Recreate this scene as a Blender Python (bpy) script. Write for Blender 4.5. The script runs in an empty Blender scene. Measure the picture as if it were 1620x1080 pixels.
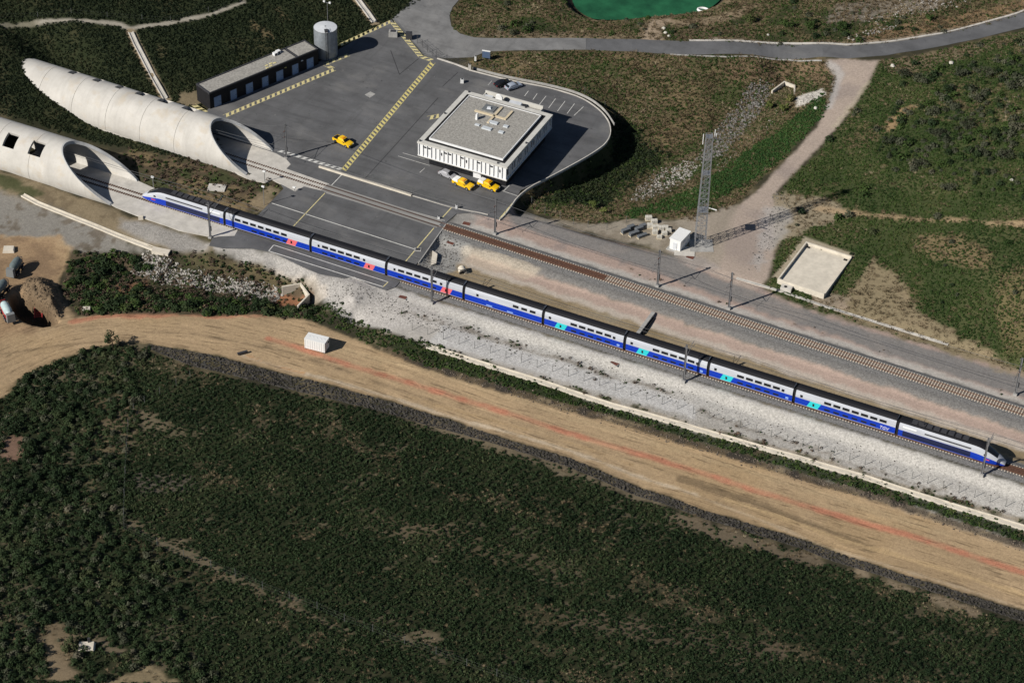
import bpy, bmesh, math, random
import numpy as np
from mathutils import Vector, Matrix

random.seed(7); RNG = np.random.default_rng(11)
scene = bpy.context.scene
col = scene.collection

# ---------------------------------------------------------------- camera
CAM = np.array([155.0585, -354.0791, 300.8830])
YAW, PIT, ROL, FPX = -0.4306133, 0.6699954, 0.0287033, 3663.493
_fw = np.array([math.sin(YAW)*math.cos(PIT), math.cos(YAW)*math.cos(PIT), -math.sin(PIT)])
_rt = np.array([math.cos(YAW), -math.sin(YAW), 0.0]); _up = np.cross(_rt, _fw)
_r2 = _rt*math.cos(ROL)+_up*math.sin(ROL); _u2 = -_rt*math.sin(ROL)+_up*math.cos(ROL)
cd = bpy.data.cameras.new('camera'); cam = bpy.data.objects.new('camera', cd); col.objects.link(cam)
cd.sensor_width = 36.0; cd.lens = FPX*36/1620; cd.clip_start = 1; cd.clip_end = 20000
M = Matrix(((_r2[0], _u2[0], -_fw[0], CAM[0]), (_r2[1], _u2[1], -_fw[1], CAM[1]), (_r2[2], _u2[2], -_fw[2], CAM[2]), (0, 0, 0, 1)))
cam.matrix_world = M
scene.camera = cam

# ---------------------------------------------------------------- sky and sun
SUN_EL, SUN_AZ = math.radians(34.5), math.radians(56.0)     # shadows fall towards SUN_AZ (from +x to +y)
sdir = Vector((math.cos(SUN_AZ)*math.cos(SUN_EL), math.sin(SUN_AZ)*math.cos(SUN_EL), -math.sin(SUN_EL)))
world = bpy.data.worlds.new('World'); scene.world = world; world.use_nodes = True
wn = world.node_tree; bg = wn.nodes['Background']
sky = wn.nodes.new('ShaderNodeTexSky'); sky.sky_type = 'NISHITA'; sky.sun_disc = False
sky.sun_elevation = SUN_EL
sky.sun_rotation = math.atan2(-sdir.x, -sdir.y)
sky.air_density = 0.8; sky.dust_density = 0.3; sky.ozone_density = 1.0
wn.links.new(sky.outputs[0], bg.inputs[0]); bg.inputs[1].default_value = 0.05
sl = bpy.data.lights.new('sun', 'SUN'); sl.energy = 5.0; sl.angle = math.radians(0.5); sl.color = (1.0, 0.955, 0.885)
so = bpy.data.objects.new('sun', sl); col.objects.link(so); so.rotation_euler = sdir.to_track_quat('-Z', 'Y').to_euler()
so.location = (0, 0, 200)
vs = scene.view_settings; vs.view_transform = 'Standard'; vs.look = 'None'; vs.gamma = 1.0; vs.exposure = 0.04; vs.use_curve_mapping = False
scene.cycles.max_bounces = 5; scene.cycles.diffuse_bounces = 1; scene.cycles.glossy_bounces = 2
scene.cycles.transmission_bounces = 3; scene.cycles.use_denoising = True

# ---------------------------------------------------------------- helpers
def ray(u, v):
    return _fw*FPX+(u-810)*_r2-(v-540)*_u2
def at(u, v, z=0.0):                      # the point of the plane at height z seen at a spot of the photograph
    d = ray(u, v); t = (z-CAM[2])/d[2]; return CAM+d*t
def poly_at(pts, z=0.0): return np.array([at(u, v, z)[:2] for u, v in pts])

def hash2(ix, iy, s):
    h = (ix.astype(np.int64)*374761393+iy.astype(np.int64)*668265263+s*982451653) & 0x7fffffff
    h = ((h ^ (h >> 13))*1274126177) & 0x7fffffff
    return ((h ^ (h >> 16)) & 0xffff)/65535.0
def vnoise(x, y, s=0):
    ix = np.floor(x); iy = np.floor(y); fx = x-ix; fy = y-iy
    fx = fx*fx*(3-2*fx); fy = fy*fy*(3-2*fy)
    a = hash2(ix, iy, s); b = hash2(ix+1, iy, s); c = hash2(ix, iy+1, s); d = hash2(ix+1, iy+1, s)
    return (a*(1-fx)+b*fx)*(1-fy)+(c*(1-fx)+d*fx)*fy
def fbm(x, y, sc, oct=4, s=0):
    r = 0; a = 0.5; tot = 0
    for o in range(oct):
        r = r+a*vnoise(x/sc*2**o+o*17.3, y/sc*2**o-o*9.1, s+o); tot += a; a *= 0.55
    return r/tot
def sstep(e0, e1, x):
    t = np.clip((x-e0)/(e1-e0), 0, 1); return t*t*(3-2*t)
def pip(P, X, Y):                          # inside test + distance to a polygon (positive inside)
    ins = np.zeros(X.shape, bool); d2 = np.full(X.shape, 1e18); n = len(P)
    for i in range(n):
        x0, y0 = P[i]; x1, y1 = P[(i+1) % n]
        c = ((y0 > Y) != (y1 > Y)); dy = (y1-y0) if abs(y1-y0) > 1e-9 else 1e-9
        ins ^= c & (X < (x1-x0)*(Y-y0)/dy+x0)
        ex, ey = x1-x0, y1-y0; L = ex*ex+ey*ey+1e-12
        t = np.clip(((X-x0)*ex+(Y-y0)*ey)/L, 0, 1)
        d2 = np.minimum(d2, (X-x0-t*ex)**2+(Y-y0-t*ey)**2)
    d = np.sqrt(d2); return np.where(ins, d, -d)
def pline(P, X, Y):                        # distance to a polyline, arc length and side
    best = np.full(X.shape, 1e18); S = np.zeros(X.shape); T = np.zeros(X.shape); s0 = 0
    for i in range(len(P)-1):
        x0, y0 = P[i]; x1, y1 = P[i+1]; ex, ey = x1-x0, y1-y0; l = math.hypot(ex, ey)+1e-9
        t = np.clip(((X-x0)*ex+(Y-y0)*ey)/(l*l), 0, 1)
        d2 = (X-x0-t*ex)**2+(Y-y0-t*ey)**2; m = d2 < best
        side = np.sign(ex*(Y-y0)-ey*(X-x0))
        best = np.where(m, d2, best); S = np.where(m, s0+t*l, S); T = np.where(m, np.sqrt(d2)*side, T); s0 += l
    return np.sqrt(best), S, T

# ---- materials
MATS = {}
def mat(name, c, rough=0.8, var=0.0, vscale=1.0, metal=0.0, bump=0.0, bscale=8.0, c2=None, spec=0.3, stretch=None, detail=4.0):
    if name in MATS: return MATS[name]
    m = bpy.data.materials.new(name); m.use_nodes = True; nt = m.node_tree; b = nt.nodes['Principled BSDF']
    b.inputs['Roughness'].default_value = rough; b.inputs['Metallic'].default_value = metal
    b.inputs['Specular IOR Level'].default_value = spec
    tc = nt.nodes.new('ShaderNodeTexCoord'); src = tc.outputs['Object']
    if stretch:
        mp = nt.nodes.new('ShaderNodeMapping'); mp.inputs['Scale'].default_value = stretch
        nt.links.new(src, mp.inputs[0]); src = mp.outputs[0]
    if var > 0 or c2:
        n = nt.nodes.new('ShaderNodeTexNoise'); n.inputs['Scale'].default_value = vscale; n.inputs['Detail'].default_value = detail
        n.inputs['Roughness'].default_value = 0.65
        nt.links.new(src, n.inputs['Vector'])
        r = nt.nodes.new('ShaderNodeValToRGB'); r.color_ramp.elements[0].position = 0.32; r.color_ramp.elements[1].position = 0.68
        ca = tuple(x*(1-var) for x in c); cb = c2 if c2 else tuple(min(1, x*(1+var)) for x in c)
        r.color_ramp.elements[0].color = (*ca, 1); r.color_ramp.elements[1].color = (*cb, 1)
        nt.links.new(n.outputs['Fac'], r.inputs[0]); nt.links.new(r.outputs[0], b.inputs['Base Color'])
    else: b.inputs['Base Color'].default_value = (*c, 1)
    if bump > 0:
        n2 = nt.nodes.new('ShaderNodeTexNoise'); n2.inputs['Scale'].default_value = bscale; n2.inputs['Detail'].default_value = 3
        nt.links.new(src, n2.inputs['Vector'])
        bp = nt.nodes.new('ShaderNodeBump'); bp.inputs['Strength'].default_value = bump; bp.inputs['Distance'].default_value = 0.1
        nt.links.new(n2.outputs['Fac'], bp.inputs['Height']); nt.links.new(bp.outputs[0], b.inputs['Normal'])
    MATS[name] = m; return m

# ---- mesh building
class MB:
    def __init__(s): s.v = []; s.f = []
    def add(s, vs_, fs):
        o = len(s.v); s.v += [tuple(map(float, p)) for p in vs_]; s.f += [tuple(i+o for i in f) for f in fs]; return s
    def box(s, c, d, rz=0.0, top=1.0):
        x, y, z = d[0]/2, d[1]/2, d[2]/2; ca, sa = math.cos(rz), math.sin(rz); V = []
        for dz in (-1, 1):
            k = top if dz > 0 else 1.0
            for dx, dy in ((-1, -1), (1, -1), (1, 1), (-1, 1)):
                px, py = dx*x*k, dy*y*k; V.append((c[0]+px*ca-py*sa, c[1]+px*sa+py*ca, c[2]+dz*z))
        return s.add(V, [(3, 2, 1, 0), (4, 5, 6, 7), (0, 1, 5, 4), (1, 2, 6, 5), (2, 3, 7, 6), (3, 0, 4, 7)])
    def bar(s, a, b, w, h=None):          # rectangular bar from a to b
        a = Vector(a); b = Vector(b); h = h or w; d = (b-a); L = d.length
        if L < 1e-6: return s
        d.normalize(); up = Vector((0, 0, 1)) if abs(d.z) < 0.95 else Vector((1, 0, 0))
        r = d.cross(up).normalized()*w/2; u = r.cross(d).normalized()*h/2
        V = [p+i*r+j*u for p in (a, b) for i, j in ((-1, -1), (1, -1), (1, 1), (-1, 1))]
        return s.add(V, [(0, 1, 2, 3), (7, 6, 5, 4), (0, 4, 5, 1), (1, 5, 6, 2), (2, 6, 7, 3), (3, 7, 4, 0)])
    def tube(s, a, b, r, n=8, r2=None, caps=True):
        a = Vector(a); b = Vector(b); r2 = r if r2 is None else r2; d = (b-a).normalized()
        up = Vector((0, 0, 1)) if abs(d.z) < 0.95 else Vector((1, 0, 0)); x = d.cross(up).normalized(); y = x.cross(d)
        V = [a+(x*math.cos(t)+y*math.sin(t))*r for t in [2*math.pi*i/n for i in range(n)]]
        V += [b+(x*math.cos(t)+y*math.sin(t))*r2 for t in [2*math.pi*i/n for i in range(n)]]
        F = [(i, (i+1) % n, n+(i+1) % n, n+i) for i in range(n)]
        if caps: F += [tuple(range(n-1, -1, -1)), tuple(range(n, 2*n))]
        return s.add(V, F)
    def prism(s, poly, z0, z1):           # flat polygon raised from z0 to z1 (numbers or lists)
        n = len(poly); a = sum(poly[i][0]*poly[(i+1) % n][1]-poly[(i+1) % n][0]*poly[i][1] for i in range(n))
        if a < 0: poly = poly[::-1]
        V = [(p[0], p[1], z0) for p in poly]+[(p[0], p[1], z1) for p in poly]
        return s.add(V, [tuple(range(n-1, -1, -1)), tuple(range(n, 2*n))]+[(i, (i+1) % n, n+(i+1) % n, n+i) for i in range(n)])
    def sheet(s, poly, z):
        n = len(poly); a = sum(poly[i][0]*poly[(i+1) % n][1]-poly[(i+1) % n][0]*poly[i][1] for i in range(n))
        if a < 0: poly = poly[::-1]
        return s.add([(p[0], p[1], z) for p in poly], [tuple(range(n))])
    def loft(s, rings, closed=True, caps=True):
        n = len(rings[0]); V = [p for r in rings for p in r]; F = []
        for k in range(len(rings)-1):
            for i in range(n if closed else n-1):
                j = (i+1) % n; F.append((k*n+i, k*n+j, (k+1)*n+j, (k+1)*n+i))
        if caps: F += [tuple(range(n-1, -1, -1)), tuple((len(rings)-1)*n+i for i in range(n))]
        return s.add(V, F)
    def build(s, name, m, parent=None, smooth=False, loc=None, rz=None):
        me = bpy.data.meshes.new(name); me.from_pydata(s.v, [], s.f); me.update()
        if m is not None: me.materials.append(m)
        if smooth:
            me.polygons.foreach_set('use_smooth', [True]*len(me.polygons))
            try: me.set_sharp_from_angle(angle=math.radians(35))
            except Exception: pass
        o = bpy.data.objects.new(name, me); col.objects.link(o)
        if parent is not None: o.parent = parent
        if loc is not None: o.location = loc
        if rz is not None: o.rotation_euler = (0, 0, rz)
        return o
def tag(o, label=None, cat=None, group=None, kind=None):
    if label: o['label'] = label
    if cat: o['category'] = cat
    if group: o['group'] = group
    if kind: o['kind'] = kind
    return o
def empty(name, loc=(0, 0, 0), rz=0.0, label=None, cat=None, group=None):
    o = bpy.data.objects.new(name, None); col.objects.link(o); o.location = tuple(float(q) for q in loc); o.rotation_euler = (0, 0, rz)
    o.empty_display_size = 0.5
    return tag(o, label, cat, group)
def part_empty(name, parent, loc=(0, 0, 0), rz=0.0):
    o = bpy.data.objects.new(name, None); col.objects.link(o); o.parent = parent; o.location = loc; o.rotation_euler = (0, 0, rz); return o
def copy_tree(o, parent=None):
    c = o.copy(); col.objects.link(c)
    if parent is not None: c.parent = parent
    for ch in o.children: copy_tree(ch, c)
    return c
def child_copy(o, parent, loc=(0, 0, 0), rz=0.0, scale=None):
    c = o.copy(); col.objects.link(c); c.parent = parent; c.location = loc; c.rotation_euler = (0, 0, rz)
    if scale: c.scale = scale
    return c

# ---------------------------------------------------------------- terrain heights
FT = lambda x: 20.55-0.0262*x                # centre line of the far track; the near track runs along y = 0
CTRL = [  # spot in the photograph, height
 (200,250,0),(300,290,0),(400,300,0),(250,290,0),(330,330,0),(420,325,0),
 (0,280,0.6),(60,300,0.2),(0,320,-0.6),(100,335,-0.4),(160,340,-0.2),(250,375,-0.6),(320,390,-0.8),(0,350,-1.2),(100,370,-1.5),
 # sand pad and ditch
 (0,400,-2.2),(60,400,-2.4),(90,400,-2.5),(0,480,-2.6),(60,480,-2.6),(120,440,-3.2),(150,470,-4.0),(200,430,-4.2),(260,415,-2.6),(270,440,-4.6),(340,455,-5.0),(420,460,-5.0),(470,470,-4.8),(490,480,-4.6),
 (330,405,-1.4),(420,415,-1.4),(500,440,-0.8),(200,480,-3.0),(300,480,-3.2),(400,490,-3.2),(480,495,-3.3),(515,480,-2.6),
 # dirt road
 (0,540,-2.8),(100,520,-2.8),(200,510,-3),(350,520,-3.1),(500,540,-3.2),(700,620,-3.3),(900,680,-3.4),(1100,750,-3.5),(1300,820,-3.6),(1500,880,-3.7),(1620,920,-3.8),
 (560,500,-2.6),(700,555,-2.3),(900,620,-2.6),(1100,685,-2.8),(1300,745,-3.0),(1500,805,-3.1),(1620,840,-3.2),
 (560,480,-0.9),(700,520,-1.2),(900,575,-1.4),(1100,640,-1.6),(1300,700,-1.8),(1500,765,-1.9),(1620,800,-2.0),
 # foreground slope
 (250,560,-3.3),(450,600,-3.6),(700,690,-3.6),(1000,790,-3.6),(1300,890,-3.8),(1620,975,-4.0),
 (0,640,-1.2),(100,600,-2.2),(150,570,-2.6),(200,640,-.8),(400,700,1.2),(700,800,3.4),(1000,900,3.8),(1300,1000,3.2),(1620,1060,.6),
 (0,720,4),(0,800,8),(0,950,15),(0,1080,20),(200,800,6.5),(300,900,10),(300,1080,17.5),(500,850,6.8),(700,950,8.5),(700,1080,14),(1100,1080,9.5),(1500,1080,3.8),(-200,1200,24),(400,1250,23),(900,1250,18),(1400,1250,11),(1800,1200,4),
 # between the tracks and beside the platform
 (700,410,-1.3),(760,425,-1.4),(900,465,-1.4),(1100,530,-1.4),(1300,592,-1.4),(1500,655,-1.3),(1620,690,-1.2),
 # parking edge, rock ditch, track up to the road
 (800,100,-0.3),(900,110,-0.8),(900,140,-0.9),(1000,100,-0.6),(1100,100,-0.6),(1200,105,-0.6),(1000,150,-3),(1100,150,-3),(1180,170,-4.5),(1000,200,-4.2),(1000,240,-5.6),(920,280,-5.2),(960,310,-5.6),
 (1120,200,-5),(1080,250,-6),(1020,285,-6.2),(1240,130,-3.6),(1180,210,-3.6),(1130,290,-2.4),(1020,330,-1.6),(900,325,-3.0),(1270,160,-1.0),(1200,270,-0.4),(1100,330,-0.2),
 (1340,110,0.4),(1320,160,0.3),(1270,230,0.1),(1200,310,0),(1160,370,0),(1150,420,0),
 # road and what lies above it
 (750,70,0),(900,70,0.1),(1000,72,0.3),(1150,76,0.6),(1300,84,0.9),(1450,78,1.6),(1550,60,2.2),(1620,34,2.8),(700,20,0.2),(690,60,0),
 (800,30,0.2),(880,20,0),(800,0,0.4),(900,0,-1),(960,30,-0.6),(1020,40,0.3),(1120,20,0),(1180,0,0.2),(1250,30,0.6),(1400,20,1.5),(1500,10,2.4),(1300,0,1.2),(1600,0,3.6),
 # hill at the side
 (1420,140,1.6),(1500,110,3.2),(1600,90,5),(1400,220,2.2),(1500,220,5.5),(1620,200,8),(1330,280,0.8),(1450,320,3.2),(1620,320,7.2),(1250,340,0.2),(1290,425,0.2),(1400,400,1.2),(1500,430,2.6),(1620,450,4.8),
 (1400,490,0.3),(1500,530,0.5),(1600,560,0.8),(1200,400,0),(1240,460,0),
]
_C = np.array([[*at(u, v, z)[:2], z] for u, v, z in CTRL])
_hl = [(-126-.9*q+.44*t, 19+.44*q+.9*t, .336*min(q, 42)+.16*max(0, q-42)) for q in (0, 7, 14, 22, 30, 38, 48, 60, 78) for t in range(-46, 112, 11)]
_C = np.vstack([_C, np.array(_hl)])
_far = []
for a in np.linspace(0, 2*math.pi, 25)[:-1]:
    _far.append((-20+420*math.cos(a), 20+420*math.sin(a), 14+16*math.sin(a+0.9)*(1)))
_C = np.vstack([_C, np.array(_far)])
def _rbf_fit(C):
    n = len(C); d = np.hypot(C[:, None, 0]-C[None, :, 0], C[:, None, 1]-C[None, :, 1])
    A = -d+np.eye(n)*(-1.2); A = np.block([[A, np.ones((n, 1))], [np.ones((1, n)), np.zeros((1, 1))]])
    return np.linalg.solve(A, np.append(C[:, 2], 0))
_W = _rbf_fit(_C)
def rbf(X, Y):
    r = np.full(X.shape, _W[-1])
    x = X.astype(np.float32); y = Y.astype(np.float32)
    for i in range(len(_C)): r -= _W[i]*np.sqrt((x-np.float32(_C[i, 0]))**2+(y-np.float32(_C[i, 1]))**2)
    return r
# level ground: the paved yard with the track corridor
YARD_PX = [(318,186),(330,172),(420,134),(505,98),(540,76),(619,31),(668,88),(690,90),(742,112),(800,127),(870,140),(920,155),(950,176),(965,198),(963,222),(938,242),(880,274),(824,301),(800,338),(789,347),
           (745,336),(722,338),(705,353),(662,414),(625,454),(612,459),(585,450),(560,437),(545,440),(521,436),(505,433),(480,422),(432,399),(400,393),(352,392),(331,388),(336,376),(345,374),(371,373),(377,362),(409,339),(449,298),(440,286),(412,280),(395,279),(360,240)]
YARD = poly_at(YARD_PX)
CORR = [(-118, -4.6), (-95, -4.6), (-60, -4.2), (125, -3.4), (160, -3.4), (160, 3.2), (-60, 3.2), (-62, 5), (-118, 5)]
CORR2 = [(-112, FT(-112)-4.5), (-40, FT(-40)-3.2), (160, FT(160)-3.2), (160, FT(160)+13), (60, FT(60)+13.5), (-20, FT(-20)+12), (-40, FT(-40)+7), (-112, FT(-112)+5)]
def smooth_poly(P, it=2):
    P = np.array(P, float)
    for _ in range(it):
        Q = np.roll(P, -1, 0); P = np.stack([P*.75+Q*.25, P*.25+Q*.75], 1).reshape(-1, 2)
    return P
HEAP = smooth_poly(poly_at([(28,452),(45,437),(70,435),(88,448),(98,470),(100,492),(88,505),(70,490),(50,478),(35,468)], -2.0))
PIT = smooth_poly(poly_at([(14,472),(32,466),(52,476),(70,488),(90,504),(92,514),(66,518),(38,510),(22,494)], -3.0))
def height(X, Y):
    h = rbf(X, Y)
    for P, lo, hi, zf in ((np.array(CORR), -2.6, 0.0, -0.38), (np.array(CORR2), -2.6, 0.0, -0.38), (YARD, -1.6, 0.2, -0.12)):
        w = sstep(lo, hi, pip(P, X, Y)); h = h*(1-w)+zf*w
    m = (X > -150) & (X < -70) & (Y > -90) & (Y < 0)
    if m.any():
        x, y = X[m], Y[m]; d = pip(HEAP, x, y); k = sstep(-.6, 2.6, d+(fbm(x, y, 2.0, 3, 9)-.5)*1.2); h[m] = h[m]+2.3*k+(fbm(x, y, 1.6, 4, 12)-.5)*2.6*k
        d = pip(PIT, x, y); h[m] = h[m]-5.0*sstep(-.4, .9, d)
    h = h-3.4*np.exp(-(((X+146)/13)**2+((Y-33.5)/5.5)**2))
    h = h+(fbm(X, Y, 9.0, 4, 5)-0.5)*np.clip(np.abs(h+0.12)*0.3, 0, 0.4)
    return h
# pond basin
POND = smooth_poly(poly_at([(905,6),(925,24),(948,31),(1010,29),(1080,23),(1118,14),(1135,4),(1150,-14),(1100,-40),(980,-40),(905,-20)], -1.6))

# a grid that is fine over the place and coarse out to the horizon, turned with the valley
GA = -YAW*-1.0
ca, sa = math.cos(-YAW), math.sin(-YAW)      # grid axis u follows the camera's right, v its forward direction on the ground
def axis(lo, hi, st, out):
    c = list(np.arange(lo, hi+1e-6, st)); l = []; q = lo; s = st
    while q > -out: s *= 1.45; q -= s; l.append(q)
    r = []; q = hi; s = st
    while q < out: s *= 1.45; q += s; r.append(q)
    return np.array(l[::-1]+c+r)
GO = np.array([-10.0, -5.0])
GS = 0.46
AU = axis(-150, 146, GS, 4000); AV = axis(-138, 182, GS, 4000)
UU, VV = np.meshgrid(AU, AV)
GX = GO[0]+UU*ca-VV*sa; GY = GO[1]+UU*sa+VV*ca
GZ = height(GX, GY)
_dp = pip(POND, GX, GY); GZ = np.where(_dp > -3, np.minimum(GZ, GZ*(1-sstep(-3, 0.5, _dp))+(-2.6)*sstep(-3, 0.5, _dp)), GZ)
INNER = (UU > -150.1) & (UU < 145.6) & (VV > -138.1) & (VV < 181.6)
def ground_z(x, y):                         # bilinear height of the sheet
    u = (x-GO[0])*ca+(y-GO[1])*sa; v = -(x-GO[0])*sa+(y-GO[1])*ca
    i = int(np.clip(np.searchsorted(AU, u)-1, 0, len(AU)-2)); j = int(np.clip(np.searchsorted(AV, v)-1, 0, len(AV)-2))
    fu = (u-AU[i])/(AU[i+1]-AU[i]); fv = (v-AV[j])/(AV[j+1]-AV[j])
    return float((GZ[j, i]*(1-fu)+GZ[j, i+1]*fu)*(1-fv)+(GZ[j+1, i]*(1-fu)+GZ[j+1, i+1]*fu)*fv)
def gr(u, v):                               # the point of the ground seen at a spot of the photograph
    z = 0.0
    for _ in range(12):
        p = at(u, v, z); z = 0.5*z+0.5*ground_z(p[0], p[1])
    p = at(u, v, z); return np.array([p[0], p[1], ground_z(p[0], p[1])])
def gpoly(pts): return np.array([gr(u, v)[:2] for u, v in pts])

# ---------------------------------------------------------------- what covers the ground
C0 = dict(sand=(.40,.288,.172), sand2=(.36,.25,.135), red=(.46,.185,.115), redsoil=(.33,.15,.08), white=(.46,.44,.405), grey=(.30,.285,.265), ballast=(.19,.182,.172), pink=(.43,.325,.275),
          tan=(.30,.235,.15), cream=(.55,.47,.36), olive=(.125,.105,.055), dry=(.20,.15,.082), green=(.045,.06,.022), dgreen=(.026,.034,.015), brown=(.10,.075,.048), dark=(.035,.032,.028), asph=(.15,.145,.14), scrub=(.045,.042,.026), mauve=(.26,.215,.195))
NF = fbm(GX, GY, 3.0, 4, 40)-0.5; NM = fbm(GX, GY, 9.0, 4, 50)-0.5; NL = fbm(GX, GY, 28.0, 4, 60)-0.5; NS = fbm(GX, GY, 1.2, 2, 70)-0.5
_ra, _rb = at(1159, 973, -7), at(1234, 891, -7); _rd = (_rb-_ra)[:2]; _rd = _rd/np.hypot(*_rd)
_q = -GX*_rd[1]+GY*_rd[0]+NM*3+NF*.6; rows = (.56+.44*np.sin(_q*2*math.pi/1.7))**1.4         # plant rows down the slope, shaped to stand in for diagonal shadow streaks
_l = GY+.16*GX+NL*26+NM*9; pale = sstep(.45, .95, np.sin(_l*2*math.pi/31.0))*sstep(-.12, .12, NF+NM*.6)
GC = np.empty(GX.shape+(3,)); GC[:] = C0['scrub']
STRK = np.zeros(GX.shape); GRAIN = np.zeros(GX.shape)
def field(P, soft=0.6, rough=1.0):           # soft, ragged weight of a polygon in world metres
    P = np.asarray(P); w = np.zeros(GX.shape); m = 4+2*rough
    b = (GX > P[:, 0].min()-m) & (GX < P[:, 0].max()+m) & (GY > P[:, 1].min()-m) & (GY < P[:, 1].max()+m)
    d = pip(P, GX[b], GY[b])+(NF[b]*2.2+NS[b]*1.0)*rough; w[b] = sstep(-soft, soft, d); return w
def lfield(P, width, soft=0.4, rough=0.6):
    P = np.asarray(P); w = np.zeros(GX.shape); m = width+4
    b = (GX > P[:, 0].min()-m) & (GX < P[:, 0].max()+m) & (GY > P[:, 1].min()-m) & (GY < P[:, 1].max()+m)
    d, s, t = pline(P, GX[b], GY[b]); w[b] = sstep(-soft, soft, width/2-d+(NF[b]*2+NS[b])*rough); return w
def lay(w, c, op=1.0):
    c = np.array(C0[c] if isinstance(c, str) else c); j = w > .004; k = (w[j]*op)[:, None]; GC[j] = GC[j]*(1-k)+c*k
def patch(lo, hi, n): return sstep(lo, hi, n)
def band(y0, y1, x0, x1, soft=0.5, rough=0.8):    # a strip along the tracks between two lines y(x)
    f0 = y0 if callable(y0) else (lambda x: y0+0*x); f1 = y1 if callable(y1) else (lambda x: y1+0*x)
    n = (NF*2.2+NS)*rough
    return sstep(-soft, soft, GY-f0(GX)+n)*sstep(-soft, soft, f1(GX)-GY-n)*sstep(-2, 2, GX-x0+n*2)*sstep(-2, 2, x1-GX+n*2)

# --- foreground scrub ground
lay(patch(-.05, .22, NM+NF*.6), 'olive', .55); lay(patch(.1, .28, NF+NM*.8), (.16,.13,.085), .6)
lay(field(gpoly([(-80,690),(0,622),(60,580),(165,546),(230,552)]+[(u, v+4) for u, v in [(300,582),(440,615),(557,643),(715,686),(900,742),(1115,824),(1277,874),(1435,927),(1620,986),(1800,1040)]]+[(1800,1250),(-80,1250)]), .8, .6)*(1-.75*patch(.12, .28, NF+NM*.8)), (.030,.036,.016), .9)  # soil colour darkened so the gaps between tufts read as shadow
# --- hill of the tunnels
HILL = gpoly([(-60,-30),(640,-20),(660,0),(618,31),(540,74),(500,98),(318,166),(330,185),(380,230),(300,250),(200,235),(120,215),(-60,160)])
wH = field(HILL, 2, 1); lay(wH, 'dgreen', .95); lay(wH*patch(.02, .3, NM), 'olive', .4)
BETW = gpoly([(200,238),(300,252),(395,280),(430,292),(448,298),(409,339),(330,320),(228,297)])
wB = field(BETW, 2, 1.5); lay(wB, 'brown', .9); lay(wB*patch(0, .2, NF+NM), 'dry', .8); lay(wB*patch(.02, .2, -NF-NM*.5), 'green', .8)
for q in [[(425,292),(447,300),(415,333),(405,338),(400,318)]]: lay(field(gpoly(q), 1, 1.5), 'tan', .8)
# --- below the near tunnel
w = field(gpoly([(-40,262),(60,285),(178,330),(235,352),(300,372),(340,390),(330,400),(272,402),(200,385),(60,330),(-40,300)]), 1.2, 1.5); lay(w, 'tan', .7); lay(w*patch(-.05, .15, NF), 'brown', .5)
w = field(gpoly([(-40,285),(30,312),(120,345),(262,402),(200,404),(120,400),(60,385),(-40,375)]), 1.2, 1.5); lay(w, (.24,.225,.2), .9); lay(w*patch(.05, .2, NF+NS*.5), 'brown', .6)
w = field(gpoly([(190,345),(240,355),(300,372),(335,385),(330,398),(280,398),(225,380),(185,362)]), 1, .8); lay(w, 'grey', .9); GRAIN = np.maximum(GRAIN, w)
w = field(gpoly([(-40,268),(30,285),(60,300),(60,312),(20,305),(-40,290)]), 1, 1.5); lay(w, 'green', .8)
# --- sand pad and dirt road
SANDP = gpoly([(-60,368),(30,375),(95,372),(112,390),(108,420),(96,440),(90,455),(105,480),(122,500),(160,497),(180,520),(120,560),(60,580),(30,600),(10,625),(-60,660)])
wS = field(SANDP, .8, 1.0); wS2 = field(gpoly([(-60,372),(90,376),(108,420),(92,452),(104,486),(110,500),(60,520),(-60,545)]), 2, 2)
ROADC = smooth_poly(gpoly([(-60,600),(0,566),(60,540),(130,521),(200,516),(280,520),(350,530),(450,553),(560,588),(700,640),(850,690),(1000,733),(1150,780),(1300,828),(1450,873),(1620,925),(1760,967)]), 2)
ROADC = ROADC[:-6]
UP = [(-60,560),(0,528),(60,512),(110,505),(145,499),(200,497),(260,497),(330,500),(420,498),(478,505),(500,512),(540,528),(600,554),(690,588),(760,609),(850,635),(957,664),(1050,692),(1115,711),(1246,751),(1300,768),(1384,790),(1500,828),(1620,868),(1760,912)]
STRIP_U = [(236,545),(330,560),(400,578),(480,598),(557,619),(640,642),(715,665),(800,695),(900,724),(957,748),(1040,780),(1115,808),(1200,833),(1277,856),(1355,884),(1435,911),(1520,937),(1620,967),(1720,998)]
STRIP_L = [(232, 549), (300, 579), (370, 595), (440, 612), (557, 640), (640, 662), (715, 683), (800, 708), (900, 739), (957, 763), (1040, 794), (1115, 821), (1200, 847), (1277, 871), (1355, 899), (1435, 924), (1520, 951), (1620, 983), (1720, 1013)]
LO = [(u, v-2) for u, v in STRIP_U[::-1]]+[(200,540),(170,545),(140,553),(100,562),(60,578),(25,598),(0,618),(-60,680)]
ROADP = gpoly(UP+LO)
wR = field(ROADP, .45, .45); wR = np.maximum(wR, wS*.98)
lay(wR, 'sand'); lay(wR*patch(-.02, .25, NL+NM*.5), 'sand2', .5)
lay(wS2*wS, (.29,.195,.115), .8); lay(wS2*wS*patch(.02, .2, NF+NM), (.2,.135,.085), .6)
_d, RS, RT = pline(ROADC, GX, GY)
STRK = np.where(_d < 14, wR, 0)*sstep(14, 10, _d)
def on_road(px, wd, c, op, soft=.35, rough=.45):
    w = lfield(gpoly(px), wd, soft, rough); lay(w*(1 if c != 'red' else .6+.4*sstep(-.12, .08, NF+NM*.5)), c, op)
on_road([(425,535),(480,552),(560,580),(650,606),(760,640),(900,685),(957,702),(1050,729),(1120,751),(1277,801),(1435,845),(1620,905),(1740,943)], 1.5, 'red', .85, .4, .22)
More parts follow.
